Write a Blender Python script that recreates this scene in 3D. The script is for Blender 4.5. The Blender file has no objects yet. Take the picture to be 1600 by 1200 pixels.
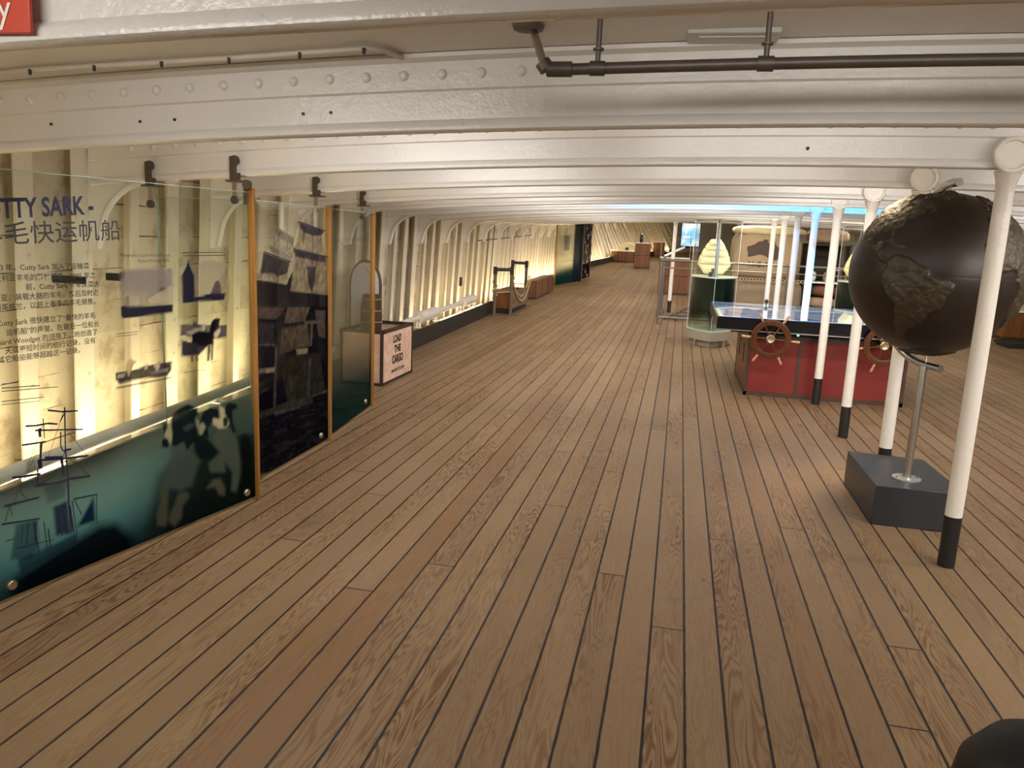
import bpy, bmesh, math, random
import numpy as np
from mathutils import Vector, Matrix
random.seed(7)
PI = math.pi
C = bpy.context.scene.collection
SC = bpy.context.scene

# ------------------------------------------------------------------ camera
CAM_F, CAM_YAW, CAM_PITCH, CAM_ROLL, CAM_H = 1214.15, 0.203653, 0.189565, 0.0441260, 1.6
def cam_axes():
    cy, sy, cp, sp = math.cos(CAM_YAW), math.sin(CAM_YAW), math.cos(CAM_PITCH), math.sin(CAM_PITCH)
    f = Vector((-sy*cp, cy*cp, -sp)); r0 = Vector((cy, sy, 0)); u0 = r0.cross(f)
    cr, sr = math.cos(CAM_ROLL), math.sin(CAM_ROLL)
    return cr*r0 + sr*u0, -sr*r0 + cr*u0, f
CR, CU, CF = cam_axes()
cd = bpy.data.cameras.new('camera'); cam = bpy.data.objects.new('camera', cd); C.objects.link(cam)
cd.sensor_width = 36; cd.lens = CAM_F/1600*36; cd.clip_start = 0.02; cd.clip_end = 200
cam.matrix_world = Matrix(((CR.x, CU.x, -CF.x, 0), (CR.y, CU.y, -CF.y, 0), (CR.z, CU.z, -CF.z, CAM_H), (0, 0, 0, 1)))
SC.camera = cam

# ------------------------------------------------------------------ world, exposure, lights
SC.view_settings.view_transform = 'Standard'; SC.view_settings.look = 'None'
SC.view_settings.gamma = 1.0; SC.view_settings.use_curve_mapping = False
SC.view_settings.exposure = 0.12
w = bpy.data.worlds.new('world'); SC.world = w; w.use_nodes = True
w.node_tree.nodes['Background'].inputs[0].default_value = (1, .85, .7, 1)
w.node_tree.nodes['Background'].inputs[1].default_value = 0.02

CLX = 1.5                                   # the ship's centre line
BEAM0, BSP = 1.45, 1.395                    # first beam in front of the camera, spacing
def S(y):                                   # sheer: the deck rises towards the far end
    return 0.35*((y-8)/22)**2 if y > 8 else 0.0
def camber(x): return -0.0088*(x-CLX)**2
def beam_z(x, y): return 2.005 + camber(x) + S(y)
def lerp(tab, y):
    if y <= tab[0][0]: return tab[0][1]
    for (a, b), (c, d) in zip(tab, tab[1:]):
        if y <= c: return b + (d-b)*(y-a)/(c-a)
    return tab[-1][1]
HULL = [(-4, -3.45), (0, -3.55), (4.2, -3.66), (7, -3.80), (10, -3.90), (15, -4.02), (20, -4.08), (27, -4.08), (32.5, -3.95), (36, -3.45), (40, -2.3), (44, -0.9), (47, 0.7)]
KICK = [(-4, -2.95), (0, -3.0), (4.2, -3.26), (7, -3.38), (10, -3.48), (15, -3.62), (20, -3.68), (27, -3.68), (32.5, -3.60), (36, -3.10), (40, -1.95), (44, -0.55), (47, 1.0)]
def hull(y): return lerp(HULL, y)
def kick(y): return lerp(KICK, y)
def lean(y): return 0.05 if y < 28 else 0.05 - min(0.6, (y-28)*0.05)
def inset(y): return .11 if y < 15.5 else max(.022, .11-(y-15.5)*.06)
def hull_x(y, z): return hull(y) + lean(y)*z

def light_area(name, loc, aim, sx, sy, power, col, spread=PI):
    d = bpy.data.lights.new(name, 'AREA'); d.shape = 'RECTANGLE'; d.size = sx; d.size_y = sy
    d.energy = power; d.color = col; d.spread = spread
    o = bpy.data.objects.new(name, d); C.objects.link(o); o.location = loc
    o.rotation_euler = Vector(aim).to_track_quat('-Z', 'Y').to_euler()
    return o
WARM = (1.0, 0.94, 0.885)
# unseen lights without fittings in the bays, each tucked up behind a beam
for k in range(-3, 13):
    y = BEAM0 + BSP*k + 0.16
    for x, p in ((-1.5, 1.0), (1.3, 1.0), (3.9, .8)):
        if x == 1.3 and k in (-2, -1, 0, 1, 2, 5, 6): x = 2.9 if k < 5 else 0.2
        light_area('unseen_bay_light', (x, y, beam_z(x, y) + 0.19), (0, 1.0, -0.4) if k == -1 else (0, 0.55, -1), 1.1, 0.12, 19.0*p*(.55 if k < -1 or (k < 1 and x < 0) else 1), WARM)
light_area('unseen_bay_light', (0.4, BEAM0+.16, beam_z(.4, BEAM0)+.18), (0, 1, .25), 1.6, 0.1, 2.2, WARM, 1.6)  # unseen extra light added to brighten the second beam's face
for k, x in ((1, .5), (2, .4), (1, 2.6)):
    light_area('unseen_bay_light', (x, BEAM0+BSP*k+.16, beam_z(x, BEAM0+BSP*k)+.17), (0, 1, .1), 1.5, 0.1, 2.6, WARM, 1.7)  # more unseen light added for the darker beam faces
light_area('globe_lamp', (1.15, 5.36, 2.20), (.22, -.20, -1), .30, .16, 11, (1, .80, .52), 1.3)
for k in range(13, 27, 2):
    y = BEAM0 + BSP*k + 0.16
    for x in (-1.3, 2.0):
        light_area('unseen_bay_light', (x, y, beam_z(x, y) + 0.19), (0, 0.45, -1), 1.1, 0.12, 34.0, WARM)
# warm strips in the trough behind the kick boards, washing up the ship's side
y = 0.6
while y < 45:
    p = 0.12 if 7 < y < 11.3 else (2.5 if y > 19 else (2.3 if y < 7 else 1.25))
    dx = kick(y+1) - kick(y-1)
    a = light_area('wall_wash_lamp', (kick(y) - 0.09, y, 0.14 + S(y)), (-0.35, 0, 1), 1.3, 0.05, 6.5*p, (1.0, 0.78, 0.46))
    y += 1.4
# blue stage lamp near the pillars
for loc, aim, sx, sy, p, sp in (((1.45, 8.62, 2.14), (0.05, 1.15, -0.85), .06, .06, 14, .35), ((0.8, 8.62, 2.16), (0, 1.15, 0.02), 3.0, .05, 15, 1.0)):
    light_area('blue_lamp', loc, aim, sx, sy, p, (0.0, 0.36, 1.0), sp)

# ------------------------------------------------------------------ photo pixel -> place in the scene
def ray(px, py): return CF + (px-800)/CAM_F*CR - (py-600)/CAM_F*CU
def at_y(px, py, y):
    d = ray(px, py); t = y/d.y; return Vector((d.x*t, y, CAM_H + d.z*t))
def at_floor(px, py, z=0):
    d = ray(px, py); y = 0.5
    while y < 60:
        if CAM_H + d.z*y/d.y <= S(y) + z: break
        y += 0.01
    return Vector((d.x*y/d.y, y, S(y) + z))
def project(P):                              # N x 3 array -> N x 2 photo pixels
    d = P - np.array([0, 0, CAM_H]); zz = d @ np.array(CF)
    return np.stack([800 + CAM_F*(d @ np.array(CR))/zz, 600 - CAM_F*(d @ np.array(CU))/zz], -1)

# ------------------------------------------------------------------ materials
class NT:
    def __init__(s, name):
        s.m = bpy.data.materials.new(name); s.m.use_nodes = True; s.t = s.m.node_tree; s.t.nodes.clear()
        s.out = s.t.nodes.new('ShaderNodeOutputMaterial')
    def n(s, typ, **kw):
        o = s.t.nodes.new(typ)
        for k, v in kw.items():
            if k.startswith('i_'):
                key = k[2:]; key = int(key) if key.isdigit() else key.replace('_', ' ')
                sock = o.inputs[key]
                if hasattr(v, 'is_output'): s.t.links.new(v, sock)
                else: sock.default_value = v
            else: setattr(o, k, v)
        return o
    def math(s, op, a, b=0.0, c=None):
        o = s.t.nodes.new('ShaderNodeMath'); o.operation = op
        for i, v in enumerate((a, b) if c is None else (a, b, c)):
            if hasattr(v, 'is_output'): s.t.links.new(v, o.inputs[i])
            else: o.inputs[i].default_value = v
        return o.outputs[0]
    def mix(s, f, a, b, blend='MIX'):
        o = s.t.nodes.new('ShaderNodeMix'); o.data_type = 'RGBA'; o.blend_type = blend
        for i, v in ((0, f), (6, a), (7, b)):
            if hasattr(v, 'is_output'): s.t.links.new(v, o.inputs[i])
            else: o.inputs[i].default_value = v if i == 0 else (tuple(v)+(1,))[:4]
        return o.outputs[2]
    def xyz(s, coord='Object'):
        c = s.n('ShaderNodeTexCoord'); x = s.n('ShaderNodeSeparateXYZ', i_0=c.outputs[coord])
        return x.outputs[0], x.outputs[1], x.outputs[2], c.outputs[coord]
    def comb(s, x, y, z):
        o = s.t.nodes.new('ShaderNodeCombineXYZ')
        for i, v in enumerate((x, y, z)):
            if hasattr(v, 'is_output'): s.t.links.new(v, o.inputs[i])
            else: o.inputs[i].default_value = v
        return o.outputs[0]
    def noise(s, vec, scale=5, detail=2, rough=.5, dist=0):
        return s.n('ShaderNodeTexNoise', i_Vector=vec, i_Scale=scale, i_Detail=detail, i_Roughness=rough, i_Distortion=dist).outputs[0]
    def ramp(s, f, a, b, lo=0., hi=1.):
        o = s.n('ShaderNodeMapRange', i_0=f, i_1=a, i_2=b, i_3=lo, i_4=hi); o.interpolation_type = 'SMOOTHSTEP'; return o.outputs[0]
    def bump(s, h, strength=.2, dist=.01):
        return s.n('ShaderNodeBump', i_Height=h, i_Strength=strength, i_Distance=dist).outputs[0]
    def pbr(s, col, rough=.5, metal=0., normal=None, coat=0., spec=.5):
        o = s.n('ShaderNodeBsdfPrincipled')
        for key, v in (('Base Color', col), ('Roughness', rough), ('Metallic', metal), ('Normal', normal), ('Coat Weight', coat), ('Specular IOR Level', spec)):
            if v is None: continue
            if hasattr(v, 'is_output'): s.t.links.new(v, o.inputs[key])
            else: o.inputs[key].default_value = (tuple(v)+(1,))[:4] if key == 'Base Color' else v
        return o.outputs[0]
    def done(s, sh): s.t.links.new(sh, s.out.inputs[0]); return s.m

def simple(name, col, rough=.5, metal=0., mottling=.12, scale=9., bump=0., coat=0.):
    t = NT(name); x, y, z, v = t.xyz()
    n = t.noise(v, scale, 3)
    c = t.mix(n, [k*(1-mottling) for k in col], [min(1, k*(1+mottling)) for k in col])
    b = t.bump(t.noise(v, scale*12, 2), bump, .004) if bump else None
    return t.done(t.pbr(c, rough, metal, b, coat))
def emit(name, col, strength):
    t = NT(name); o = t.n('ShaderNodeEmission', i_0=tuple(col)+(1,), i_1=strength); return t.done(o.outputs[0])

def mat_floor():
    t = NT('deck_planking'); x, y, z, v = t.xyz()
    W = 0.137
    xs = t.math('DIVIDE', x, W); pi_ = t.math('FLOOR', xs); fr = t.math('FRACT', xs)
    r1 = t.n('ShaderNodeTexWhiteNoise', noise_dimensions='1D', i_W=pi_).outputs[0]
    ys = t.math('DIVIDE', t.math('ADD', y, t.math('MULTIPLY', r1, 40.)), 6.6)
    bi = t.math('FLOOR', ys); fy = t.math('FRACT', ys)
    wn = t.n('ShaderNodeTexWhiteNoise', noise_dimensions='3D', i_Vector=t.comb(pi_, bi, 3.3))
    r = t.n('ShaderNodeSeparateColor', i_0=wn.outputs[1])
    ra, rb, rc = r.outputs[0], r.outputs[1], r.outputs[2]
    # flat-sawn grain: contour lines of a long stretched noise
    gv = t.comb(t.math('MULTIPLY', xs, 1.25), t.math('MULTIPLY', y, .85), t.math('MULTIPLY', ra, 90.))
    g = t.noise(gv, 1.35, 2.5, .45, .5)
    fine = t.noise(t.comb(t.math('MULTIPLY', x, 260.), t.math('MULTIPLY', y, 5.), ra), 1., 2)
    ph = t.math('ADD', t.math('MULTIPLY', g, 115.), t.math('MULTIPLY', fine, 1.6))
    band = t.math('ADD', t.math('MULTIPLY', t.math('SINE', ph), .5), .5)
    band = t.math('POWER', band, 1.6)
    strength = t.ramp(rb, .08, .75, .18, 1.0)
    patch = t.ramp(t.noise(t.comb(t.math('MULTIPLY', xs, .5), t.math('MULTIPLY', y, .7), rc), 1., 2), .35, .62, .25, 1.)
    strength = t.math('MULTIPLY', strength, patch)
    base = t.mix(rc, (.218, .143, .075), (.275, .186, .098))
    base = t.mix(t.ramp(ra, .84, 1., 0, .7), base, (.20, .105, .045))
    base = t.mix(t.ramp(t.noise(v, .55, 3), .42, .72, 0, .5), base, (.17, .118, .072))
    base = t.mix(t.math('MULTIPLY', fine, .45), base, (.17, .105, .06))
    col = t.mix(t.math('MULTIPLY', band, strength), base, (.125, .06, .025))
    # dark spots and stains
    sp = t.n('ShaderNodeTexVoronoi', i_Vector=t.comb(t.math('MULTIPLY', x, 3.2), t.math('MULTIPLY', y, 1.6), 0.), i_Scale=1.).outputs[0]
    sp2 = t.math('ADD', sp, t.math('MULTIPLY', t.noise(v, 25, 2), .05))
    col = t.mix(t.ramp(sp2, .055, .085, .6, 0), col, (.07, .04, .025))
    st = t.ramp(t.noise(v, 2.3, 4, .6), .60, .78, 0, .55)
    col = t.mix(st, col, (.10, .07, .05))
    seam = t.math('LESS_THAN', t.math('ADD', fr, t.math('MULTIPLY', t.noise(v, 14, 2), .05)), .098)
    butt = t.math('LESS_THAN', fy, .0012)
    dark = t.math('MAXIMUM', seam, butt)
    col = t.mix(dark, col, (.018, .014, .012))
    h = t.math('SUBTRACT', t.math('MULTIPLY', band, t.math('MULTIPLY', strength, -.25)), t.math('MULTIPLY', dark, 1.))
    nb = t.bump(h, .35, .004)
    ro = t.math('ADD', t.math('MULTIPLY', fine, .2), .40)
    return t.done(t.pbr(col, ro, 0, nb, 0, .35))

def mat_paint(name, col, rust=.25, rough=.27, peel=.22):
    t = NT(name); x, y, z, v = t.xyz()
    n = t.noise(v, 2.2, 4, .6); n2 = t.noise(v, 17, 4, .65)
    c = t.mix(n, [k*.93 for k in col], col)
    c = t.mix(t.ramp(n2, .66, .82, 0, rust), c, (.34, .25, .14))
    h = t.math('ADD', t.noise(v, 85, 2), t.math('MULTIPLY', t.noise(v, 26, 2), 1.4))
    return t.done(t.pbr(c, rough, 0, t.bump(h, peel, .006)))
def mat_hull():
    t = NT('hull_planking'); x, y, z, v = t.xyz()
    zs = t.math('DIVIDE', z, .21); fz = t.math('FRACT', zs)
    r = t.n('ShaderNodeTexWhiteNoise', noise_dimensions='1D', i_W=t.math('FLOOR', zs)).outputs[0]
    c = t.mix(r, (.54, .48, .36), (.64, .58, .45))
    c = t.mix(t.ramp(t.noise(v, 5, 5, .65), .46, .72, 0, .7), c, (.27, .19, .11))
    c = t.mix(t.math('LESS_THAN', fz, t.math('MULTIPLY', t.ramp(t.noise(v, 2.2, 3), .45, .7), .055)), c, (.16, .10, .055))
    far = t.ramp(y, 14.8, 16.2)
    pr = t.n('ShaderNodeTexWhiteNoise', noise_dimensions='1D', i_W=t.math('FLOOR', t.math('DIVIDE', y, .19))).outputs[0]
    pc = t.mix(pr, (.62, .55, .42), (.78, .72, .60))
    pc = t.mix(t.math('LESS_THAN', t.math('FRACT', t.math('DIVIDE', y, .19)), .07), pc, (.30, .22, .14))
    c = t.mix(far, c, pc)
    return t.done(t.pbr(c, .55, 0, t.bump(t.noise(v, 30, 3), .3, .01)))
def mat_frame():
    t = NT('frame_paint'); x, y, z, v = t.xyz()
    c = t.mix(t.noise(v, 3, 4, .6), (.66, .61, .50), (.80, .75, .65))
    oi = t.n('ShaderNodeObjectInfo').outputs['Random']
    c = t.mix(t.math('MULTIPLY', oi, .5), c, (.50, .42, .29))
    c = t.mix(t.ramp(t.noise(t.comb(t.math('MULTIPLY', x, 9.), t.math('MULTIPLY', y, 9.), t.math('MULTIPLY', z, 2.)), 1., 5, .65), .55, .80, 0, .6), c, (.33, .22, .11))
    return t.done(t.pbr(c, .42, 0, t.bump(t.noise(v, 45, 3), .25, .008)))
def mat_wood(name, a, b, rough=.4, axis=2, scale=1.):
    t = NT(name); x, y, z, v = t.xyz()
    k = [t.math('MULTIPLY', q, 22.*scale) for q in (x, y, z)]; k[axis] = t.math('MULTIPLY', (x, y, z)[axis], 1.8*scale)
    n = t.noise(t.comb(*k), 1., 4, .6, .4)
    return t.done(t.pbr(t.mix(t.ramp(n, .3, .7), a, b), rough, 0, t.bump(n, .1, .003), 0, .25))
def mat_glass(name, tint=(.93, .955, .93), gloss=.09, rough=.02):
    t = NT(name)
    tr = t.n('ShaderNodeBsdfTransparent', i_0=tuple(tint)+(1,)).outputs[0]
    gl = t.n('ShaderNodeBsdfGlossy', i_0=(1, 1, 1, 1), i_1=rough).outputs[0]
    lw = t.n('ShaderNodeLayerWeight', i_0=.18).outputs[0]
    f = t.math('MULTIPLY', t.math('MINIMUM', lw, .6), gloss/.09*.5)
    return t.done(t.n('ShaderNodeMixShader', i_0=f, i_1=tr, i_2=gl).outputs[0])
def mat_print(name='printed_film', trans=.55):
    t = NT(name); a = t.n('ShaderNodeVertexColor', layer_name='Col')
    d = t.n('ShaderNodeBsdfDiffuse', i_0=a.outputs[0]).outputs[0]
    tl = t.n('ShaderNodeBsdfTranslucent', i_0=a.outputs[0]).outputs[0]
    m = t.n('ShaderNodeMixShader', i_0=trans, i_1=d, i_2=tl).outputs[0]
    tr = t.n('ShaderNodeBsdfTransparent').outputs[0]
    return t.done(t.n('ShaderNodeMixShader', i_0=a.outputs[1], i_1=tr, i_2=m).outputs[0])

M = dict(
    floor=mat_floor(), beam=mat_paint('beam_paint', (.745, .73, .695)), deck=mat_paint('deckhead_paint', (.66, .635, .58), .35, .4),
    hull=mat_hull(), frame=mat_frame(), pole=mat_paint('pillar_paint', (.80, .76, .68), .15, .35, .3),
    black=simple('black_paint', (.012, .012, .012), .4), pipe=simple('dark_iron', (.10, .085, .07), .45, .5, .3),
    steel=simple('brushed_steel', (.55, .53, .50), .28, 1., .08), bracket=simple('bracket_iron', (.10, .075, .055), .5, .3, .3),
    kick=simple('kick_board_paint', (.020, .017, .013), .6, 0, .3), rearwall=mat_paint('rear_wall_paint', (.6, .56, .5)),
    post=mat_wood('varnished_post_wood', (.25, .115, .025), (.37, .185, .045), .4), glass=mat_glass('clear_glass'),
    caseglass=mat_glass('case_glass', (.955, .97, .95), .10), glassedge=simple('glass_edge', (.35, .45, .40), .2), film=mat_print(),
    ink=simple('navy_ink', (.012, .014, .05), .5), bodyink=simple('dark_text_ink', (.03, .03, .035), .6), slate=simple('slate_grey_laminate', (.024, .027, .031), .38, 0, .1),
    stone=simple('conduit_grey', (.52, .47, .39), .5), red=mat_paint('red_trunk_paint', (.20, .016, .008), .10, .65, .1),
    trunkedge=simple('worn_dark_brown_edge', (.060, .030, .018), .5, 0, .4), trunkend=mat_wood('trunk_end_wood', (.10, .035, .015), (.17, .065, .028)),
    gloss=simple('gloss_black', (.006, .006, .008), .15), wheel=mat_wood('ships_wheel_wood', (.060, .020, .008), (.11, .038, .013), .3, 2, 2),
    handle=mat_wood('handle_wood', (.38, .20, .10), (.55, .33, .18), .3, 2, 2), brass=simple('aged_brass', (.45, .36, .22), .35, .9),
    crate=mat_wood('pale_crate_ply', (.55, .36, .26), (.70, .49, .37), .55, 0, .5), crateedge=simple('crate_dark_edge', (.030, .020, .016), .55),
    sleeve=simple('white_lagging', (.62, .58, .51), .6), rope=simple('hemp_rope', (.42, .32, .19), .8, 0, .25, 40, .6),
    frameblack=simple('black_timber', (.014, .013, .012), .5), frametimber=mat_wood('grey_timber', (.085, .062, .040), (.15, .11, .075), .6),
    cab=mat_wood('cabinet_veneer', (.125, .052, .022), (.20, .088, .038), .55, 2, .4), cabdark=simple('cabinet_shadow_gap', (.035, .018, .010), .6),
    cabwhite=simple('display_white', (.75, .72, .64), .5), orange=mat_wood('orange_ply', (.13, .048, .013), (.20, .078, .022), .5),
    plank=mat_wood('grey_plank', (.12, .08, .05), (.21, .145, .09), .6, 1, .5), bale=simple('jute_bale_cloth', (.33, .235, .13), .85, 0, .15, 14, .8),
    balelow=simple('lower_bale_cloth', (.23, .165, .095), .85, 0, .15, 14, .8), baletop=simple('pale_bale_roll', (.62, .53, .30), .8, 0, .12, 10, .6),
    mapink=simple('brown_map_ink', (.060, .038, .024), .8), sail=simple('pale_sailcloth', (.92, .80, .42), .7, 0, .06),
    sea=None, plinth=simple('grey_plinth', (.30, .265, .20), .45), casetop=simple('pale_green_top', (.62, .72, .58), .3),
    spine=simple('grey_spine', (.20, .19, .17), .35, .4), globe=None, sign=simple('red_sign', (.55, .055, .025), .35), white=simple('white_lettering', (.85, .83, .78), .5),
    seam=simple('glass_edge_highlight', (.75, .78, .70), .2), railsteel=simple('rail_steel', (.26, .235, .20), .32, .9), pouf=simple('black_vinyl', (.004, .004, .005), .55), basket=mat_wood('dark_cask_wood', (.035, .018, .009), (.07, .038, .018), .6), hoop=simple('cask_hoop', (.22, .14, .08), .5),  # seam: pale highlight colour for the case glass edges
    arch=simple('pale_lavender_board', (.55, .55, .62), .5), archedge=simple('arch_dark_rim', (.10, .07, .05), .5), led=emit('led_glow', (1, .72, .32), 7.0),
    screen=None, green=emit('green_button_glow', (.25, 1, .62), 2.2), sack=simple('brown_sacking', (.36, .24, .15), .85, 0, .25, 12, .8),
)
def mat_sea():
    t = NT('printed_sea_film'); x, y, z, v = t.xyz()
    c = t.mix(t.ramp(t.noise(t.comb(t.math('MULTIPLY', x, 9.), t.math('MULTIPLY', y, 9.), t.math('MULTIPLY', z, 2.5)), 1., 3), .45, .7), (.0006, .006, .004), (.002, .022, .012))
    a = t.ramp(t.math('ADD', z, t.math('MULTIPLY', t.noise(v, 6, 2), .15)), .34, .68)
    d = t.pbr(c, .28, 0, None, 0, .22); tr = t.n('ShaderNodeBsdfTransparent', i_0=(.85, .93, .88, 1)).outputs[0]
    return t.done(t.n('ShaderNodeMixShader', i_0=a, i_1=tr, i_2=d).outputs[0])
M['sea'] = mat_sea()
def mat_globe():
    t = NT('bronze_globe'); x, y, z, v = t.xyz(); a = t.n('ShaderNodeVertexColor', layer_name='Col')
    land = t.n('ShaderNodeSeparateColor', i_0=a.outputs[0]).outputs[0]
    n = t.noise(v, 14, 4, .6)
    oc = t.mix(n, (.018, .012, .008), (.032, .021, .014))
    lc = t.mix(n, (.034, .025, .015), (.072, .052, .028))
    return t.done(t.pbr(t.mix(land, oc, lc), t.math('ADD', t.math('MULTIPLY', land, .06), .42), .3, t.bump(t.noise(v, 60, 4, .6), t.math('ADD', t.math('MULTIPLY', land, .55), .04), .008)))
M['globe'] = mat_globe()
def mat_screen():
    t = NT('chart_screen'); x, y, z, v = t.xyz()
    n = t.noise(v, 2.3, 4, .55)
    c = t.mix(t.ramp(n, .46, .50), (.22, .40, .70), (.55, .66, .84))
    gx = t.math('LESS_THAN', t.math('FRACT', t.math('MULTIPLY', x, 3.)), .03); gy = t.math('LESS_THAN', t.math('FRACT', t.math('MULTIPLY', y, 3.)), .03)
    c = t.mix(t.math('MULTIPLY', t.math('MAXIMUM', gx, gy), .35), c, (.8, .85, .9))
    e = t.n('ShaderNodeEmission', i_0=c, i_1=1.8).outputs[0]
    g = t.n('ShaderNodeBsdfGlossy', i_0=(1, 1, 1, 1), i_1=.03).outputs[0]
    f = t.n('ShaderNodeLayerWeight', i_0=.35).outputs[1]
    return t.done(t.n('ShaderNodeMixShader', i_0=f, i_1=e, i_2=g).outputs[0])
M['screen'] = mat_screen()

# ------------------------------------------------------------------ mesh building
WL = {}                                       # world place of every empty / mesh origin
class MB:
    def __init__(s): s.v = []; s.f = []; s.sm = []
    def add(s, vs, fs, smooth=False):
        b = len(s.v); s.v += [tuple(p) for p in vs]
        for f in fs: s.f.append([b+i for i in f]); s.sm.append(smooth)
        return s
    def box(s, lo, hi, rz=0., o=None):
        (x0, y0, z0), (x1, y1, z1) = lo, hi
        vs = [Vector(p) for p in ((x0,y0,z0),(x1,y0,z0),(x1,y1,z0),(x0,y1,z0),(x0,y0,z1),(x1,y0,z1),(x1,y1,z1),(x0,y1,z1))]
        if rz:
            oo = Vector(o if o is not None else ((x0+x1)/2, (y0+y1)/2, 0)); R = Matrix.Rotation(rz, 3, 'Z'); vs = [R @ (p-oo) + oo for p in vs]
        return s.add(vs, [(0,3,2,1),(4,5,6,7),(0,1,5,4),(1,2,6,5),(2,3,7,6),(3,0,4,7)])
    def tube(s, pts, r, seg=12, caps=True, closed=False):
        pts = [Vector(p) for p in pts]; n = len(pts); rs = r if isinstance(r, (list, tuple)) else [r]*n
        vs = []; up = None
        for i in range(n):
            if closed: d = pts[(i+1) % n] - pts[i-1]
            else: d = pts[min(i+1, n-1)] - pts[max(i-1, 0)]
            d.normalize()
            if up is None:
                a = Vector((0, 0, 1)) if abs(d.z) < .9 else Vector((1, 0, 0)); up = d.cross(a).normalized()
            up = (up - d*up.dot(d)).normalized(); q = d.cross(up)
            for k in range(seg):
                t = 2*PI*k/seg; vs.append(pts[i] + (up*math.cos(t) + q*math.sin(t))*rs[i])
        fs = []
        for i in range(n if closed else n-1):
            for k in range(seg):
                j = (i+1) % n; fs.append((i*seg+k, i*seg+(k+1) % seg, j*seg+(k+1) % seg, j*seg+k))
        s.add(vs, fs, True)
        if caps and not closed:
            s.add(vs[:seg], [tuple(range(seg-1, -1, -1))]); s.add(vs[-seg:], [tuple(range(seg))])
        return s
    def lathe(s, prof, c, seg=32, axis=None):
        c = Vector(c); vs = []; R = Vector((0, 0, 1)).rotation_difference(Vector(axis).normalized()).to_matrix() if axis is not None else Matrix.Identity(3)
        for r, z in prof:
            for k in range(seg):
                t = 2*PI*k/seg; vs.append(R @ Vector((r*math.cos(t), r*math.sin(t), z)) + c)
        fs = []
        for i in range(len(prof)-1):
            for k in range(seg): fs.append((i*seg+k, i*seg+(k+1) % seg, (i+1)*seg+(k+1) % seg, (i+1)*seg+k))
        if prof[0][0] > 1e-4: fs.append(tuple(range(seg-1, -1, -1)))
        if prof[-1][0] > 1e-4: fs.append(tuple((len(prof)-1)*seg+k for k in range(seg)))
        return s.add(vs, fs, True)
    def prism(s, poly, a, b, fn):             # poly of (p,q); fn(p,q,t) -> place; t runs a..b
        n = len(poly); vs = [fn(p, q, a) for p, q in poly] + [fn(p, q, b) for p, q in poly]
        return s.add(vs, [tuple(range(n-1, -1, -1)), tuple(range(n, 2*n))] + [(i, (i+1) % n, n+(i+1) % n, n+i) for i in range(n)])
    def grid(s, fn, nu, nv, smooth=True):
        vs = [fn(i/nu, j/nv) for j in range(nv+1) for i in range(nu+1)]
        return s.add(vs, [(j*(nu+1)+i, j*(nu+1)+i+1, (j+1)*(nu+1)+i+1, (j+1)*(nu+1)+i) for j in range(nv) for i in range(nu)], smooth)
    def build(s, name, mat, parent=None, at=None, bevel=0., solid=0.):
        me = bpy.data.meshes.new(name); o = bpy.data.objects.new(name, me); C.objects.link(o)
        base = WL[parent.name] if parent else Vector((0, 0, 0))
        org = Vector(at) if at is not None else base
        me.from_pydata([tuple(Vector(p)-org) for p in s.v], [], s.f)
        me.polygons.foreach_set('use_smooth', s.sm)
        bm = bmesh.new(); bm.from_mesh(me); bmesh.ops.recalc_face_normals(bm, faces=bm.faces[:]); bm.to_mesh(me); bm.free()
        me.set_sharp_from_angle(angle=math.radians(42))
        me.materials.append(M[mat] if isinstance(mat, str) else mat)
        if parent: o.parent = parent
        o.location = org - base; WL[o.name] = org
        if bevel:
            m = o.modifiers.new('edge', 'BEVEL'); m.width = bevel; m.segments = 2; m.limit_method = 'ANGLE'
        if solid:
            m = o.modifiers.new('thick', 'SOLIDIFY'); m.thickness = solid; m.offset = 0
        return o
def tag(o, label, cat, group=None):
    o['label'] = label; o['category'] = cat
    if group: o['group'] = group
    return o
def thing(name, loc, label, cat, group=None):
    o = bpy.data.objects.new(name, None); C.objects.link(o); o.location = loc; o.empty_display_size = .1
    WL[o.name] = Vector(loc); return tag(o, label, cat, group)
def struct(o): o['kind'] = 'structure'; return o

# ------------------------------------------------------------------ the setting
YE = 47.0
struct(MB().grid(lambda u, v: (-4.6+12.2*u, -3+(YE+3)*v, S(-3+(YE+3)*v)), 24, 100).build('floor', 'floor'))
struct(MB().grid(lambda u, v: (-4.6+12.2*u, -3+(YE+3)*v, beam_z(-4.6+12.2*u, -3+(YE+3)*v)+.262), 40, 100).build('ceiling', 'deck'))
wl = struct(MB().grid(lambda u, v: (hull_x(-3+(YE+3)*u, -.05+2.35*v)-inset(-3+(YE+3)*u), -3+(YE+3)*u, S(-3+(YE+3)*u)-.05+2.35*v), 200, 8).build('wall_left', 'hull'))
wr = struct(MB().grid(lambda u, v: (2*CLX-hull_x(-3+(YE+3)*u, -.05+2.35*v)+inset(-3+(YE+3)*u), -3+(YE+3)*u, S(-3+(YE+3)*u)-.05+2.35*v), 200, 8).build('wall_right', 'hull'))
struct(MB().box((-4.5, -3.1, -.05), (7.5, -3.0, 2.3)).build('wall_rear', 'rearwall'))
struct(MB().box((-4.5, YE-.05, 0), (7.5, YE+.05, 4.)).build('wall_far', 'rearwall'))

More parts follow.
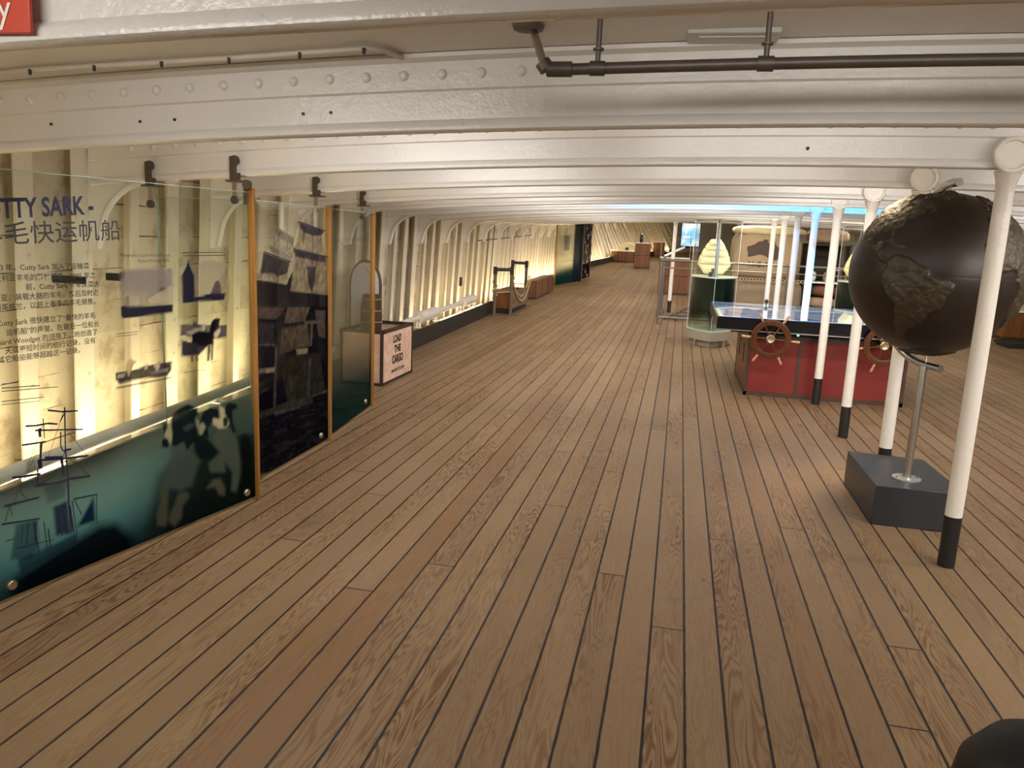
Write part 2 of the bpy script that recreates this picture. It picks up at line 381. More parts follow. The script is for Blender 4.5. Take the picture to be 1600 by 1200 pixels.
def strip_board(side, y0, y1):
    mb = MB(); n = int((y1-y0)/.5)
    def X(y): return kick(y) if side < 0 else 2*CLX-kick(y)
    prof = [(0, 0), (0, .25), (-.025, .25), (-.025, 0)]
    vs = []
    for i in range(n+1):
        y = y0+(y1-y0)*i/n
        for a, z in prof: vs.append((X(y)+a*(-side)*-1 if side < 0 else X(y)-a, y, S(y)+z+.001))
    fs = [(i*4+k, i*4+(k+1) % 4, (i+1)*4+(k+1) % 4, (i+1)*4+k) for i in range(n) for k in range(4)] + [(0, 1, 2, 3), (n*4+3, n*4+2, n*4+1, n*4)]
    return mb.add(vs, fs)
struct(strip_board(-1, -2.9, 44).build('baseboard_left', 'kick'))
struct(strip_board(1, -2.9, 44).build('baseboard_right', 'kick'))

# frames of the ship's side
def frame(side, y, fw=.1):
    mb = MB(); z0, z1 = 0., 2.24; n = 8
    a = [(0, -.11), (0, 0)]
    def X(z, inn): 
        x = hull_x(y, z) + inn
        return x if side < 0 else 2*CLX-x
    sec = [(-.115, -.006), (-.012, -.006), (-.012, -fw), (0, -fw), (0, .006), (-.115, .006)]
    vs = []
    for i in range(n+1):
        z = z0+(z1-z0)*i/n
        for inn, dy in sec: vs.append((X(z, inn), y+dy, S(y)+z))
    m = len(sec)
    fs = [(i*m+k, i*m+(k+1) % m, (i+1)*m+(k+1) % m, (i+1)*m+k) for i in range(n) for k in range(m)]
    # rivet heads on the flange
    for k in range(7):
        z = .35+k*.25
        mb.box((min(X(z, 0), X(z, .006)), y-.045, S(y)+z), (max(X(z, 0), X(z, .006)), y-.027, S(y)+z+.018))
    return mb.add(vs, fs)
y = BEAM0 - BSP
i = 0
while y < 46:
    struct(frame(-1, y+.02, (.15, .075, .12)[i % 3]).build('hull_frame', 'frame', at=(hull(y), y, S(y))))
    if 6 < y < 34: struct(frame(1, y+.02).build('hull_frame', 'frame', at=(2*CLX-hull(y), y, S(y))))
    y += BSP/3; i += 1

# deck beams: bulb below, web, riveted angle bar above, knees at the side
def deck_beam(y, rivets):
    root = bpy.data.objects.new('deck_beam', None)
    mb = MB()
    xl = hull_x(y, 1.9)+.02; xr = 2*CLX-xl
    H = .262
    sec = [(-.006, .026)]
    sec = [(-.0065, H), (-.0065, H-.002), (-.085, H-.002), (-.085, H-.016), (-.018, H-.018), (-.018, H-.112), (-.0065, H-.118), (-.0065, .046),
           (-.018, .036), (-.026, .022), (-.024, .008), (-.012, .0), (.012, .0), (.024, .008), (.026, .022), (.018, .036), (.0065, .046), (.0065, H)]
    n = 56; vs = []; m = len(sec)
    for i in range(n+1):
        x = xl+(xr-xl)*i/n; zb = beam_z(x, y)
        for dy, dz in sec: vs.append((x, y+dy, zb+dz))
    fs = [(i*m+k, i*m+(k+1) % m, (i+1)*m+(k+1) % m, (i+1)*m+k) for i in range(n) for k in range(m)]
    mb.add(vs, fs, True)
    if rivets:
        x = xl+.3
        while x < xr-.3:
            zb = beam_z(x, y)+H-.062
            mb.lathe([(.019, 0), (.017, .007), (.009, .012), (.001, .013)], (x, y-.018, zb), 10, (0, -1, 0)); x += .145
    o = struct(mb.build('deck_beam', 'beam', at=(CLX, y, beam_z(CLX, y))))
    if abs(y-(BEAM0+BSP)) < .01:
        for px, py in ((80, 194), (219, 190), (273, 187), (474, 178), (517, 176), (1262, 232)):
            q = at_y(px, py, y-.008); h = MB().lathe([(.006, 0), (.006, .003), (.001, .004)], q, 10, (0, -1, 0)).build('screw_hole', 'black', o); h['kind'] = 'structure'
    for s in (-1, 1):
        k = MB(); pts = [(-.02, .13)]
        # concave knee: from under the beam down to the frame
        hx = hull_x(y, 1.5)
        def W(a, z, t): 
            x = hull_x(y, z)+a
            return (x if s < 0 else 2*CLX-x, y+t, z+S(y))
        xt = .62
        ztop = beam_z(hull_x(y, 1.8)+xt, 0)+.012 if y < 8 else beam_z(hull_x(y, 1.8)+xt, y)-S(y)+.012
        arc = []
        for j in range(13):
            th = j/12*PI/2*.94
            arc.append((.09+.0 + (xt-.09)*(1-math.sin(th)) , 1.47 + (ztop-1.47)*(1-(1-math.cos(th))**1.25)))
        # arc runs from beam (x=xt, ztop) to the lower tip
        body = [W(a, z, 0) for a, z in arc] + [W(.07, 1.41, 0), W(0, 1.39, 0), W(0, 2.1, 0), W(xt, ztop+.1, 0)]
        nn = len(body)
        vs = [(p[0], p[1]-.006, p[2]) for p in body] + [(p[0], p[1]+.006, p[2]) for p in body]
        k.add(vs, [tuple(range(nn)), tuple(range(2*nn-1, nn-1, -1))] + [(q, (q+1) % nn, nn+(q+1) % nn, nn+q) for q in range(nn)])
        k.tube([W(a, z, 0) for a, z in arc] + [W(.07, 1.41, 0)], .021, 8)
        kk = k.build('knee', 'beam', o); kk['kind'] = 'structure'
    return o
for k in range(-2, 29):
    deck_beam(BEAM0+BSP*k, -1 <= k <= 3)

# ------------------------------------------------------------------ pillars along the centre line
def pillar(x, y, label, blackh=.275):
    r = .041; z0 = S(y); zt = beam_z(x, y)
    t = thing('pillar', (x, y, z0), label, 'pillar', 'white iron pillars')
    MB().tube([(x, y, z0+blackh), (x, y, z0+1.0), (x, y, zt-.06)], [r, r, r*.98], 24).build('shaft', 'pole', t)
    b = MB().tube([(x, y, z0+.001), (x, y, z0+blackh)], r*1.012, 24).build('foot_band', 'black', t); b['label'] = 'black painted foot of the pillar'
    h = MB(); yc = y-.006
    h.tube([(x, y, zt-.10), (x, y-.002, zt-.05), (x, y-.008, zt-.01)], [r*.98, r*1.15, r*1.5], 20)
    h.lathe([(.082, 0), (.086, .012), (.080, .024), (.066, .026), (.062, .016), (.001, .016)], (x, y-.030+.012, zt+.065), 28, (0, -1, 0))
    h.build('forged_head', 'pole', t)
    return t
PL = ['white pillar with black foot in front of the globe, nearest of the row', 'white pillar with black foot standing directly behind the globe block',
      'white pillar in front of the right part of the red trunk table', 'white pillar in front of the middle of the red trunk table',
      'pillar lit bright blue, behind the red trunk table', 'lavender tinted pillar next behind the bright blue one',
      'cream pillar in front of the wool bale, right one of the close pair', 'cream pillar in front of the wool bale, left one of the close pair']
PY = [4.22, 5.61, 7.01, 8.44, 9.80, 11.22, 12.62, 14.0]
for y, l in zip(PY, PL): pillar(1.485 if y < 6 else 1.5, y, l)
pillar(-.16, 17.5, 'slim white pillar inside the guard rail corner left of the glass case', .26)

# ------------------------------------------------------------------ pixel art on the printed panels
def poly_mask(P, poly, soft=1.5):
    poly = np.array(poly, float); x, y = P[:, 0], P[:, 1]
    x0, y0 = poly.min(0)-soft*2; x1, y1 = poly.max(0)+soft*2
    sel = np.where((x > x0) & (x < x1) & (y > y0) & (y < y1))[0]
    out = np.zeros(len(P))
    if not len(sel): return out
    px, py = x[sel], y[sel]; ins = np.zeros(len(sel), bool); dm = np.full(len(sel), 1e9)
    for (ax, ay), (bx, by) in zip(poly, np.roll(poly, -1, 0)):
        c = ((ay > py) != (by > py)); ins ^= c & (px < (bx-ax)*(py-ay)/((by-ay) if by != ay else 1e-9)+ax)
        L = (bx-ax)**2+(by-ay)**2+1e-9; t = np.clip(((px-ax)*(bx-ax)+(py-ay)*(by-ay))/L, 0, 1)
        dm = np.minimum(dm, np.hypot(px-ax-t*(bx-ax), py-ay-t*(by-ay)))
    sd = np.where(ins, dm, -dm); out[sel] = np.clip(.5+sd/(2*soft), 0, 1)
    return out
def over(c, a, col, al):                       # paint col with mask al over (c, a)
    al = np.clip(al, 0, 1); na = al + a*(1-al); w1 = np.where(na > 1e-6, al/np.maximum(na, 1e-6), 0)[:, None]
    c[:] = np.array(col)*w1 + c*(1-w1); a[:] = na
def sstep(a, b, x):
    t = np.clip((x-a)/(b-a), 0, 1); return t*t*(3-2*t)
def vnoise(x, y, seed=0):
    r = np.random.RandomState(seed); T = r.rand(64, 64); xi = np.floor(x).astype(int); yi = np.floor(y).astype(int)
    fx, fy = x-xi, y-yi; fx = fx*fx*(3-2*fx); fy = fy*fy*(3-2*fy); g = lambda i, j: T[i % 64, j % 64]
    return (g(xi, yi)*(1-fx)+g(xi+1, yi)*fx)*(1-fy) + (g(xi, yi+1)*(1-fx)+g(xi+1, yi+1)*fx)*fy

class Panel:                                   # an upright pane standing on the deck
    def __init__(s, a, b, ztop):
        s.a = Vector((a[0], a[1], S(a[1]))); d = Vector((b[0]-a[0], b[1]-a[1], S(b[1])-S(a[1]))); s.L = math.hypot(d.x, d.y); s.d = d/s.L
        s.n = Vector((s.d.y, -s.d.x, 0)).normalized(); s.zt = ztop
    def P(s, u, z, off=0): return s.a + s.d*u + Vector((0, 0, z)) + s.n*off
    def hit(s, px, py, off=0):
        r = ray(px, py); o = Vector((0, 0, CAM_H)) - (s.a + s.n*off); t = -o.dot(s.n)/r.dot(s.n); q = o + r*t
        return q.dot(s.d)/(s.d.x**2+s.d.y**2) , q.z - s.d.z*q.dot(s.d)/(s.d.x**2+s.d.y**2)
    def pane(s, parent, z0=.02, th=.012, mat='glass'):
        mb = MB(); mb.prism([(0, z0), (s.L, z0), (s.L, s.zt), (0, s.zt)], -th/2, th/2, lambda p, q, t: s.P(p, q, t))
        o = mb.build('glass_pane', mat, parent)
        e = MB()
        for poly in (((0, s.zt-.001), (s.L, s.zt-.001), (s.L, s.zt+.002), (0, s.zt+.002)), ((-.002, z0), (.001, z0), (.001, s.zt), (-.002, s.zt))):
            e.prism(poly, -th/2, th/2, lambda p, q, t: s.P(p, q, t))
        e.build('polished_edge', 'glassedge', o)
        return o
    def art(s, parent, fn, step, u0=0., z0=.02, off=.008, name='printed_picture'):
        nu, nv = int((s.L-u0)/step), int((s.zt-z0)/step); mb = MB()
        mb.grid(lambda u, v: s.P(u0+u*(s.L-u0), z0+v*(s.zt-z0), off), nu, nv, False)
        o = mb.build(name, 'film', parent)
        W = np.array([tuple(p) for p in mb.v]); px = project(W); c = np.zeros((len(W), 3)); a = np.zeros(len(W))
        zz = np.tile(np.linspace(z0, s.zt, nv+1)[:, None], (1, nu+1)).ravel(); uu = np.tile(np.linspace(u0, s.L, nu+1), nv+1)
        fn(px, c, a, uu, zz)
        at = o.data.color_attributes.new('Col', 'FLOAT_COLOR', 'POINT')
        at.data.foreach_set('color', np.concatenate([c, a[:, None]], 1).astype('f').ravel())
        return o
    def post(s, parent, h, w=.034, mat='post'):
        u = s.L; mb = MB(); mb.prism([(u+.001, 0), (u+w*.6, 0), (u+w*.6, h), (u+.001, h)], -.012, w*.9, lambda p, q, t: s.P(p, q, t))
        return mb.build('edge_post', mat, parent, bevel=.003)
    def stud(s, parent, u, z, r=.022):
        m = MB(); m.lathe([(r, 0), (r, .012), (r*.8, .017), (r*.3, .018), (.001, .016)], s.P(u, z, .006), 18, s.n)
        o = m.build('stud', 'brass', parent); return o
    def text(s, parent, body, p0, p1, mat='ink', name='lettering', bold=0., off=.0095, capz=None):
        """text whose baseline starts / ends at photo pixels p0, p1 (p0 may be None: natural width)"""
        cu = bpy.data.curves.new('t', 'FONT'); cu.body = body; cu.size = 1; cu.offset = bold; cu.resolution_u = 3
        to = bpy.data.objects.new('t', cu); C.objects.link(to); bpy.context.view_layer.update()
        me = bpy.data.meshes.new_from_object(to.evaluated_get(bpy.context.evaluated_depsgraph_get()))
        bpy.data.objects.remove(to)
        vs = np.array([v.co[:] for v in me.vertices]).reshape(-1, 3); fs = [tuple(p.vertices) for p in me.polygons]
        if not len(vs): return None
        u1, z1 = s.hit(*p1); x0, x1 = vs[:, 0].min(), vs[:, 0].max()
        hgt = capz; sc = hgt
        if p0 is not None:
            u0, z0 = s.hit(*p0); sx = (u1-u0)/(x1-x0)
        else: sx = sc; u0 = u1-(x1-x0)*sx; z0 = z1
        mb = MB(); mb.add([s.P(u0+(v[0]-x0)*sx, z0+(z1-z0)*(v[0]-x0)/(x1-x0)+v[1]*sc, off) for v in vs], fs)
        return mb.build(name, mat, parent)
    def strokes(s, mb, lines, conv, off=.0105):
        for pts, wd in lines:
            q = [Vector(s.hit(*conv(*p))) for p in pts]
            for a, b in zip(q, q[1:]):
                d = (b-a); 
                if d.length < 1e-5: continue
                nn = Vector((-d.y, d.x)).normalized()*wd*.36
                pp = [a+nn, b+nn*.8, b-nn*.8, a-nn]; mb.add([s.P(p.x, p.y, off) for p in pp], [(0, 1, 2, 3)])

def cv(ox, oy, sc): return lambda x, y: (ox+x/sc, oy+y/sc)
def cpoly(pts, f): return [f(*p) for p in pts]

# --- first panel
P1 = Panel((-2.90, 1.20), (-2.345, 3.98), 1.765)
t1 = thing('exhibition_panel', tuple(P1.P(P1.L/2, 0)), 'tall glass panel printed with navy title, Chinese text and two dogs', 'panel', 'printed glass panels')
P1.pane(t1)
def art1(px, c, a, u, z):
    x, y = px[:, 0], px[:, 1]
    ytop = np.interp(x, [-400, 0, 100, 160, 240, 300, 350, 400], [880, 770, 735, 715, 660, 610, 590, 580])
    ybot = 945 - .405*np.clip(x, -300, 500)
    t = (y-ytop)/(ybot-ytop)
    al = np.interp(t, [-.12, 0, .18, .40, .75, 1], [0, .12, .50, .78, .95, .99])
    k = sstep(140, 330, x)
    teal = np.stack([np.interp(t, [0, .3, .6, .85, 1], q) for q in ([.34, .22, .10, .025, .004], [.50, .46, .32, .09, .006], [.44, .45, .36, .11, .007])], -1)
    dark = np.stack([np.interp(t, [0, .3, .6, .85, 1], q) for q in ([.22, .085, .02, .006, .003], [.25, .14, .045, .010, .004], [.18, .12, .045, .010, .004])], -1)
    c[:] = teal*(1-k)[:, None]+dark*k[:, None]; a[:] = al
    f = cv(0, 600, 3.638)
    over(c, a, (.002, .004, .006), .96*poly_mask(px, cpoly([(60, 1230), (95, 1100), (300, 960), (450, 870), (560, 800), (660, 790), (760, 880), (764, 1000), (300, 1230)], f), 9))
    for q, al in (([(90, 800), (215, 765), (220, 920), (180, 990), (60, 1000)], .45), ([(300, 700), (380, 665), (405, 850), (320, 860)], .6), ([(440, 810), (532, 640), (542, 780)], .85), ([(150, 440), (215, 420), (210, 500), (160, 520)], .3), ([(250, 590), (370, 545), (372, 640), (270, 680)], .30), ([(100, 1000), (330, 900), (440, 840), (440, 900), (120, 1080)], .5)):
        over(c, a, (.008, .026, .060), min(1, al*1.45)*poly_mask(px, cpoly(q, f), 2.5))
    # the dogs
    f = cv(210, 600, 5.22)
    DK = (.006, .013, .016)
    L = [([(200, 760), (420, 560), (960, 420), (985, 960), (300, 1200), (100, 1200), (150, 1000)], (.006, .012, .012), .75, 14),
         ([(290, 520), (340, 500), (400, 470), (440, 530), (480, 560), (540, 620), (500, 720), (470, 830), (380, 870), (280, 850), (220, 870), (210, 820), (290, 640), (300, 570)], (.065, .095, .085), .9, 6),
         ([(215, 830), (280, 860), (270, 1000), (275, 1100), (250, 1160), (190, 1150), (180, 1080), (210, 960)], (.085, .09, .065), .95, 4),
         ([(360, 890), (430, 880), (450, 920), (390, 1000), (385, 1090), (330, 1160), (285, 1130), (290, 1060), (330, 980)], (.085, .09, .065), .95, 4),
         ([(265, 350), (295, 300), (315, 420), (300, 500), (270, 450), (240, 420)], (.42, .40, .27), .9, 2),
         ([(300, 290), (320, 240), (380, 190), (440, 165), (500, 190), (520, 250), (495, 270), (500, 330), (520, 400), (600, 450), (680, 540), (640, 600), (540, 620), (500, 560), (480, 480), (430, 540), (400, 470), (330, 510), (300, 500), (310, 420)], DK, .97, 2),
         ([(230, 320), (260, 300), (272, 350), (240, 420)], DK, .9, 2), ([(220, 470), (245, 440), (275, 450), (285, 500), (265, 525), (230, 515)], DK, .97, 1.5),
         ([(395, 360), (440, 325), (490, 320), (480, 350), (420, 385)], (.05, .085, .095), .8, 3),
         ([(640, 420), (700, 370), (780, 370), (820, 420), (850, 480), (870, 640), (870, 740), (830, 880), (790, 870), (800, 720), (740, 640), (740, 720), (620, 720), (605, 650), (700, 560), (640, 480)], (.085, .11, .095), .92, 4),
         ([(530, 330), (560, 310), (585, 350), (560, 420), (530, 410)], (.36, .37, .26), .85, 2), ([(500, 280), (530, 300), (530, 400), (505, 330)], (.36, .37, .26), .6, 2),
         ([(690, 170), (735, 200), (760, 270), (775, 320), (750, 360), (690, 365), (640, 330), (640, 280), (700, 270)], (.55, .52, .38), .92, 2),
         ([(530, 330), (560, 230), (620, 190), (680, 200), (695, 290), (640, 270), (620, 330), (600, 370), (610, 440), (540, 430), (585, 350), (560, 310)], DK, .95, 2),
         ([(740, 190), (770, 150), (830, 160), (845, 200), (800, 215), (800, 290), (830, 400), (800, 400), (770, 300), (735, 240)], DK, .95, 2),
         ([(722, 290), (735, 268), (757, 272), (764, 310), (750, 350), (728, 352)], DK, .97, 1.5),
         ([(590, 850), (640, 780), (700, 770), (740, 850), (735, 910), (690, 900), (660, 840)], (.10, .105, .085), .9, 4),
         ([(850, 430), (900, 400), (950, 430), (970, 560), (970, 960), (860, 900), (870, 640)], (.004, .006, .006), .85, 6)]
    for q, col, al, so in L: over(c, a, col, al*poly_mask(px, cpoly(q, f), so*.7))
    # the small photographs
    f = cv(160, 380, 4.617); NV = (.016, .016, .045)
    n = vnoise(x*.12, y*.12, 3)
    over(c, a, (.24, .21, .24), (.80-.35*sstep(440, 480, y)+.2*(n-.5))*poly_mask(px, cpoly([(130, 205), (145, 192), (490, 183), (505, 200), (505, 440), (135, 458)], f), 1.5))
    for q, col, al in (([(410, 330), (440, 315), (470, 335), (465, 375), (420, 385)], NV, .7), ([(160, 390), (190, 380), (205, 440), (160, 455)], NV, .35), ([(330, 400), (400, 360), (500, 310), (505, 440), (330, 442)], (.6, .55, .42), .55),
                       ([(135, 458), (508, 442), (508, 500), (260, 530), (150, 545), (135, 530)], NV, .98), ([(120, 215), (150, 195), (160, 250), (125, 260)], NV, .5),
                       ([(660, 150), (780, 120), (900, 170), (890, 300), (860, 365), (664, 385)], (.30, .26, .24), .38), ([(800, 330), (900, 170), (920, 330), (900, 500), (840, 430)], (.2, .16, .12), .25),
                       ([(572, 235), (605, 170), (620, 120), (635, 170), (662, 230), (664, 392), (780, 362), (850, 362), (888, 362), (880, 410), (690, 420), (578, 436)], NV, .97), ([(780, 365), (815, 275), (842, 275), (855, 310), (855, 365)], (.08, .06, .09), .85),
                       ([(565, 585), (900, 590), (895, 680), (830, 690), (565, 665)], (.08, .07, .10), .9), ([(570, 700), (640, 715), (660, 650), (760, 640), (760, 740), (700, 805), (570, 820)], NV, .96),
                       ([(600, 640), (720, 600), (740, 640), (650, 670)], (.5, .46, .38), .7), ([(565, 690), (640, 690), (645, 715), (600, 705)], (.75, .68, .5), .9), ([(725, 590), (738, 590), (738, 640), (725, 640)], (.7, .64, .48), .9),
                       ([(640, 660), (700, 630), (770, 640), (790, 560), (820, 538), (850, 540), (838, 600), (800, 650), (805, 720), (780, 740), (700, 740), (650, 700)], (.008, .008, .014), .99), ([(805, 650), (850, 610), (850, 640), (815, 700)], (.8, .72, .55), .9),
                       ([(652, 560), (720, 610), (655, 590)], NV, .8), ([(757, 740), (781, 740), (771, 850), (757, 850)], NV, .95), ([(785, 730), (803, 725), (796, 845), (782, 845)], NV, .95), ([(640, 812), (652, 812), (650, 855), (643, 855)], NV, .9), ([(672, 805), (684, 805), (690, 850), (680, 850)], NV, .9),
                       ([(95, 940), (250, 905), (330, 880), (500, 850), (500, 910), (470, 960), (300, 975), (120, 1015), (95, 980)], (.02, .02, .04), .93), ([(185, 850), (210, 830), (235, 860), (215, 900), (190, 960), (165, 900)], (.62, .52, .34), .9),
                       ([(370, 880), (410, 860), (415, 890), (395, 935)], (.7, .63, .5), .9), ([(300, 880), (330, 870), (325, 910), (300, 910)], (.6, .55, .45), .8), ([(110, 950), (165, 935), (160, 965), (110, 975)], (.5, .45, .4), .8), ([(340, 930), (480, 900), (470, 925), (350, 945)], (.35, .32, .32), .7), ([(95, 1035), (500, 965), (500, 975), (100, 1050)], NV, .75)):
        over(c, a, col, al*poly_mask(px, cpoly(q, f), .9))
P1.art(t1, art1, .0095, u0=.95)
P1.text(t1, 'CUTTY SARK -', (-46, 342.5), (144, 333.5), 'ink', 'title_lettering', .030, capz=.106)
P1.text(t1, '羊毛快运帆船', (-38, 381), (186, 372), 'bodyink', 'title_lettering', .004, capz=.098)
for body, x1, yb in (('1883 年，Cutty Sark 加入了运输澳', 137, 419), ('大利亚羊毛的繁忙贸易，1895 年之', 147, 433.5), ('前，Cutty Sark 每年从澳大', 153, 447), ('利亚，装载大捆的羊毛，然后及时返', 152, 460.5), ('回英格兰，以赶上春季的羊毛销售。', 147, 474),
                     ('Cutty Sark 很快建立了“最快的羊毛', 147, 496), ('运帆船”的声誉。在最后一位船长', 153, 509), ('Richard Woodget 的领导下，她创造了', 150, 522), ('天或更短时间的航行记录，没有', 147, 535), ('其它船舶能够超越这一记录。', 123, 550)):
    P1.text(t1, body, None, (x1, yb), 'bodyink', 'body_lettering', .012, capz=.0295)
P1.text(t1, 'Photographs by Captain Richard Woodget', (186, 401), (264, 400.5), 'bodyink', 'caption_lettering', .0, capz=.021)
P1.text(t1, 'Richard Woodget 拍摄', (214, 410), (262, 409), 'bodyink', 'caption_lettering', .0, capz=.021)
mb = MB()
f1 = cv(160, 380, 4.617)
P1.strokes(mb, [([(565, 70), (630, 66)], .007), ([(645, 67), (860, 66)], .006), ([(570, 91), (880, 86)], .006), ([(85, 655), (250, 635)], .004), ([(85, 672), (240, 655)], .004), ([(570, 935), (730, 908)], .004)], f1)
P1.strokes(mb, [([(0, 600), (25, 597)], .006), ([(0, 606), (60, 602)], .006), ([(0, 611), (88, 604)], .005), ([(0, 627), (66, 620)], .005), ([(0, 632), (60, 626)], .004)], lambda x, y: (x, y))
mb.build('fine_print_rules', 'bodyink', t1)
mb = MB()
P1.strokes(mb, [([(358, 130), (362, 360), (378, 540), (384, 700), (398, 845)], .010), ([(262, 147), (345, 156), (435, 150)], .012), ([(190, 262), (360, 258), (462, 256)], .011), ([(205, 432), (370, 420), (495, 405)], .015), ([(185, 580), (300, 562), (390, 538)], .010), ([(392, 535), (505, 521)], .014), ([(408, 652), (545, 624)], .011),
    ([(335, 270), (335, 350), (350, 380)], .009), ([(352, 380), (372, 372), (395, 368)], .014), ([(340, 420), (355, 520)], .02), ([(360, 160), (332, 210)], .009), ([(470, 478), (490, 435)], .004),
    ([(235, 195), (243, 305)], .006), ([(225, 330), (217, 475)], .016), ([(135, 238), (200, 234), (262, 222), (318, 226)], .012), ([(115, 346), (252, 326)], .012), ([(72, 430), (115, 428)], .006), ([(60, 530), (120, 525), (222, 508)], .016), ([(205, 480), (205, 570), (260, 562)], .009), ([(15, 692), (212, 642)], .013), ([(0, 795), (218, 762)], .011), ([(215, 250), (218, 300)], .02),
    ([(400, 660), (420, 790), (430, 840)], .007), ([(540, 625), (542, 790)], .006), ([(455, 740), (415, 655)], .006), ([(500, 800), (595, 768)], .004), ([(25, 890), (80, 876)], .007), ([(330, 690), (345, 860)], .012), ([(240, 780), (262, 960)], .006), ([(180, 780), (215, 960)], .008), ([(310, 700), (318, 860)], .007), ([(20, 780), (45, 690), (60, 745)], .005), ([(102, 560), (115, 625), (150, 650)], .003), ([(350, 160), (260, 430)], .003), ([(368, 260), (490, 410)], .003), ([(362, 380), (300, 520), (200, 575)], .004), ([(380, 420), (500, 520)], .003), ([(235, 230), (130, 520)], .003), ([(220, 340), (60, 690)], .003), ([(245, 420), (345, 415)], .022), ([(215, 430), (222, 480)], .03), ([(365, 700), (372, 850)], .014), ([(385, 690), (410, 840)], .016), ([(150, 790), (140, 930)], .008), ([(120, 800), (112, 900)], .006), ([(195, 780), (190, 900)], .01), ([(265, 820), (280, 940)], .008), ([(90, 930), (300, 880)], .006)], cv(0, 600, 3.638))
o = mb.build('ship_print', 'ink', t1); o['label'] = 'printed masts and yards of a sailing ship'
P1.post(t1, 1.79)
P1.stud(t1, *P1.hit(383, 769)); P1.stud(t1, *P1.hit(15, 913))

# cross pane behind the first panel, hung from the beam
PB = Panel((-3.10, 4.24), (-2.44, 4.24), 1.73)
tb = thing('glass_divider', tuple(PB.P(PB.L/2, 0)), 'clear glass divider hung crosswise behind the dog panel by two clamps', 'glass panel')
PB.pane(tb, z0=.03)

# --- second panel: ship under sail
P2 = Panel((-2.50, 4.275), (-2.515, 5.32), 1.735)
t2 = thing('exhibition_panel', tuple(P2.P(P2.L/2, 0)), 'glass panel printed with a dark ship under full sail, second from the left', 'panel', 'printed glass panels')
P2.pane(t2)
def art2(px, c, a, u, z):
    x, y = px[:, 0], px[:, 1]
    NV = (.010, .010, .028)
    f = cv(380, 290, 6.313)
    a[:] = .06; c[:] = (.5, .5, .45)
    nz = vnoise(x*.25, y*.12, 5)
    for q, col, al in (([(325, 405), (500, 515), (490, 710), (290, 620)], (.42, .38, .33), .55), ([(330, 405), (500, 515), (490, 600), (320, 480)], (.12, .11, .14), .5), ([(250, 595), (470, 715), (460, 750), (280, 660)], (.2, .18, .18), .6),
                       ([(535, 355), (800, 445), (770, 480), (800, 660), (815, 700), (490, 625), (515, 590), (545, 450)], (.45, .40, .30), .6), ([(540, 357), (800, 445), (772, 490), (700, 500), (600, 460), (575, 440)], (.03, .03, .08), .85), ([(590, 450), (612, 450), (600, 560), (588, 560)], NV, .7),
                       ([(490, 625), (815, 700), (830, 1075), (465, 1040), (510, 700)], (.33, .29, .25), .8), ([(495, 628), (815, 700), (815, 760), (700, 740), (520, 700)], (.03, .03, .08), .8),
                       ([(195, 655), (460, 750), (440, 860), (430, 975), (100, 915), (200, 780)], (.36, .32, .26), .75), ([(200, 660), (460, 750), (430, 870), (330, 900), (300, 860), (170, 870)], (.03, .03, .06), .85),
                       ([(630, 800), (720, 800), (700, 980), (670, 1050), (640, 960)], (.03, .03, .07), .8),
                       ([(60, 915), (430, 975), (460, 900), (490, 850), (465, 1040), (850, 1080), (850, 1240), (60, 1240)], NV, .95)):
        over(c, a, col, al*poly_mask(px, cpoly(q, f), 1.0))
    f = cv(380, 480, 5.0)
    over(c, a, NV, .97*poly_mask(px, cpoly([(40, 0), (850, 0), (850, 1300), (40, 1300)], f), 2))
    for q, col, al in (([(60, 0), (330, 0), (300, 60), (250, 95), (60, 85)], (.16, .12, .12), .9), ([(345, 0), (520, 0), (480, 110), (320, 130)], (.20, .165, .15), .9), ([(560, 20), (640, 30), (640, 240), (590, 230)], (.17, .14, .14), .8), ([(300, 170), (500, 130), (520, 300), (420, 320), (285, 370)], (.17, .14, .13), .9),
                       ([(60, 110), (240, 130), (245, 290), (60, 295)], (.07, .06, .10), .9), ([(60, 290), (245, 288), (245, 300), (60, 302)], (.3, .28, .3), .7), ([(60, 310), (240, 310), (240, 460), (60, 470)], (.035, .03, .065), .9), ([(415, 330), (505, 320), (500, 360), (420, 370)], (.60, .54, .42), .9), ([(60, 490), (245, 472), (240, 505), (60, 522)], (.5, .45, .45), .85), ([(180, 480), (245, 472), (240, 505), (180, 510)], (.7, .6, .5), .8),
                       ([(290, 380), (600, 360), (640, 640), (520, 700), (350, 740), (300, 560)], (.055, .058, .055), .9), ([(330, 560), (440, 500), (400, 700), (350, 730)], (.085, .085, .07), .7), ([(480, 110), (610, 100), (605, 128), (480, 128)], (.3, .27, .27), .6),
                       ([(250, 300), (265, 300), (252, 800), (238, 800)], (.20, .20, .19), .8), ([(518, 390), (530, 390), (515, 700), (502, 700)], (.16, .165, .16), .8), ([(525, 130), (545, 130), (535, 300), (522, 300)], (.25, .22, .22), .8),
                       ([(60, 850), (390, 720), (540, 700), (545, 750), (250, 830), (60, 890)], (.10, .10, .105), .85), ([(240, 820), (440, 775), (440, 785), (250, 845)], (.22, .22, .23), .8), ([(520, 700), (650, 645), (650, 662), (560, 692)], (.30, .28, .28), .7), ([(60, 690), (200, 628), (200, 645), (140, 665)], (.18, .18, .22), .7)):
        over(c, a, col, al*poly_mask(px, cpoly(q, f), 1.2))
    w = sstep(.60, .80, vnoise(x*.10+y*.05, y*.45+x*.1, 9))*sstep(640, 665, y+(x-400)*.3)
    over(c, a, (.06, .065, .085), .7*w)
    n2 = vnoise(x*.5+y*.08, y*.18+x*.06, 21)
    c *= ((.55+.45*nz)*(.6+.6*n2)*np.interp(y, [330, 480, 560], [1.05, .85, .62]))[:, None]*np.array((1.05, .98, .88))
P2.art(t2, art2, .0085)
mb = MB()
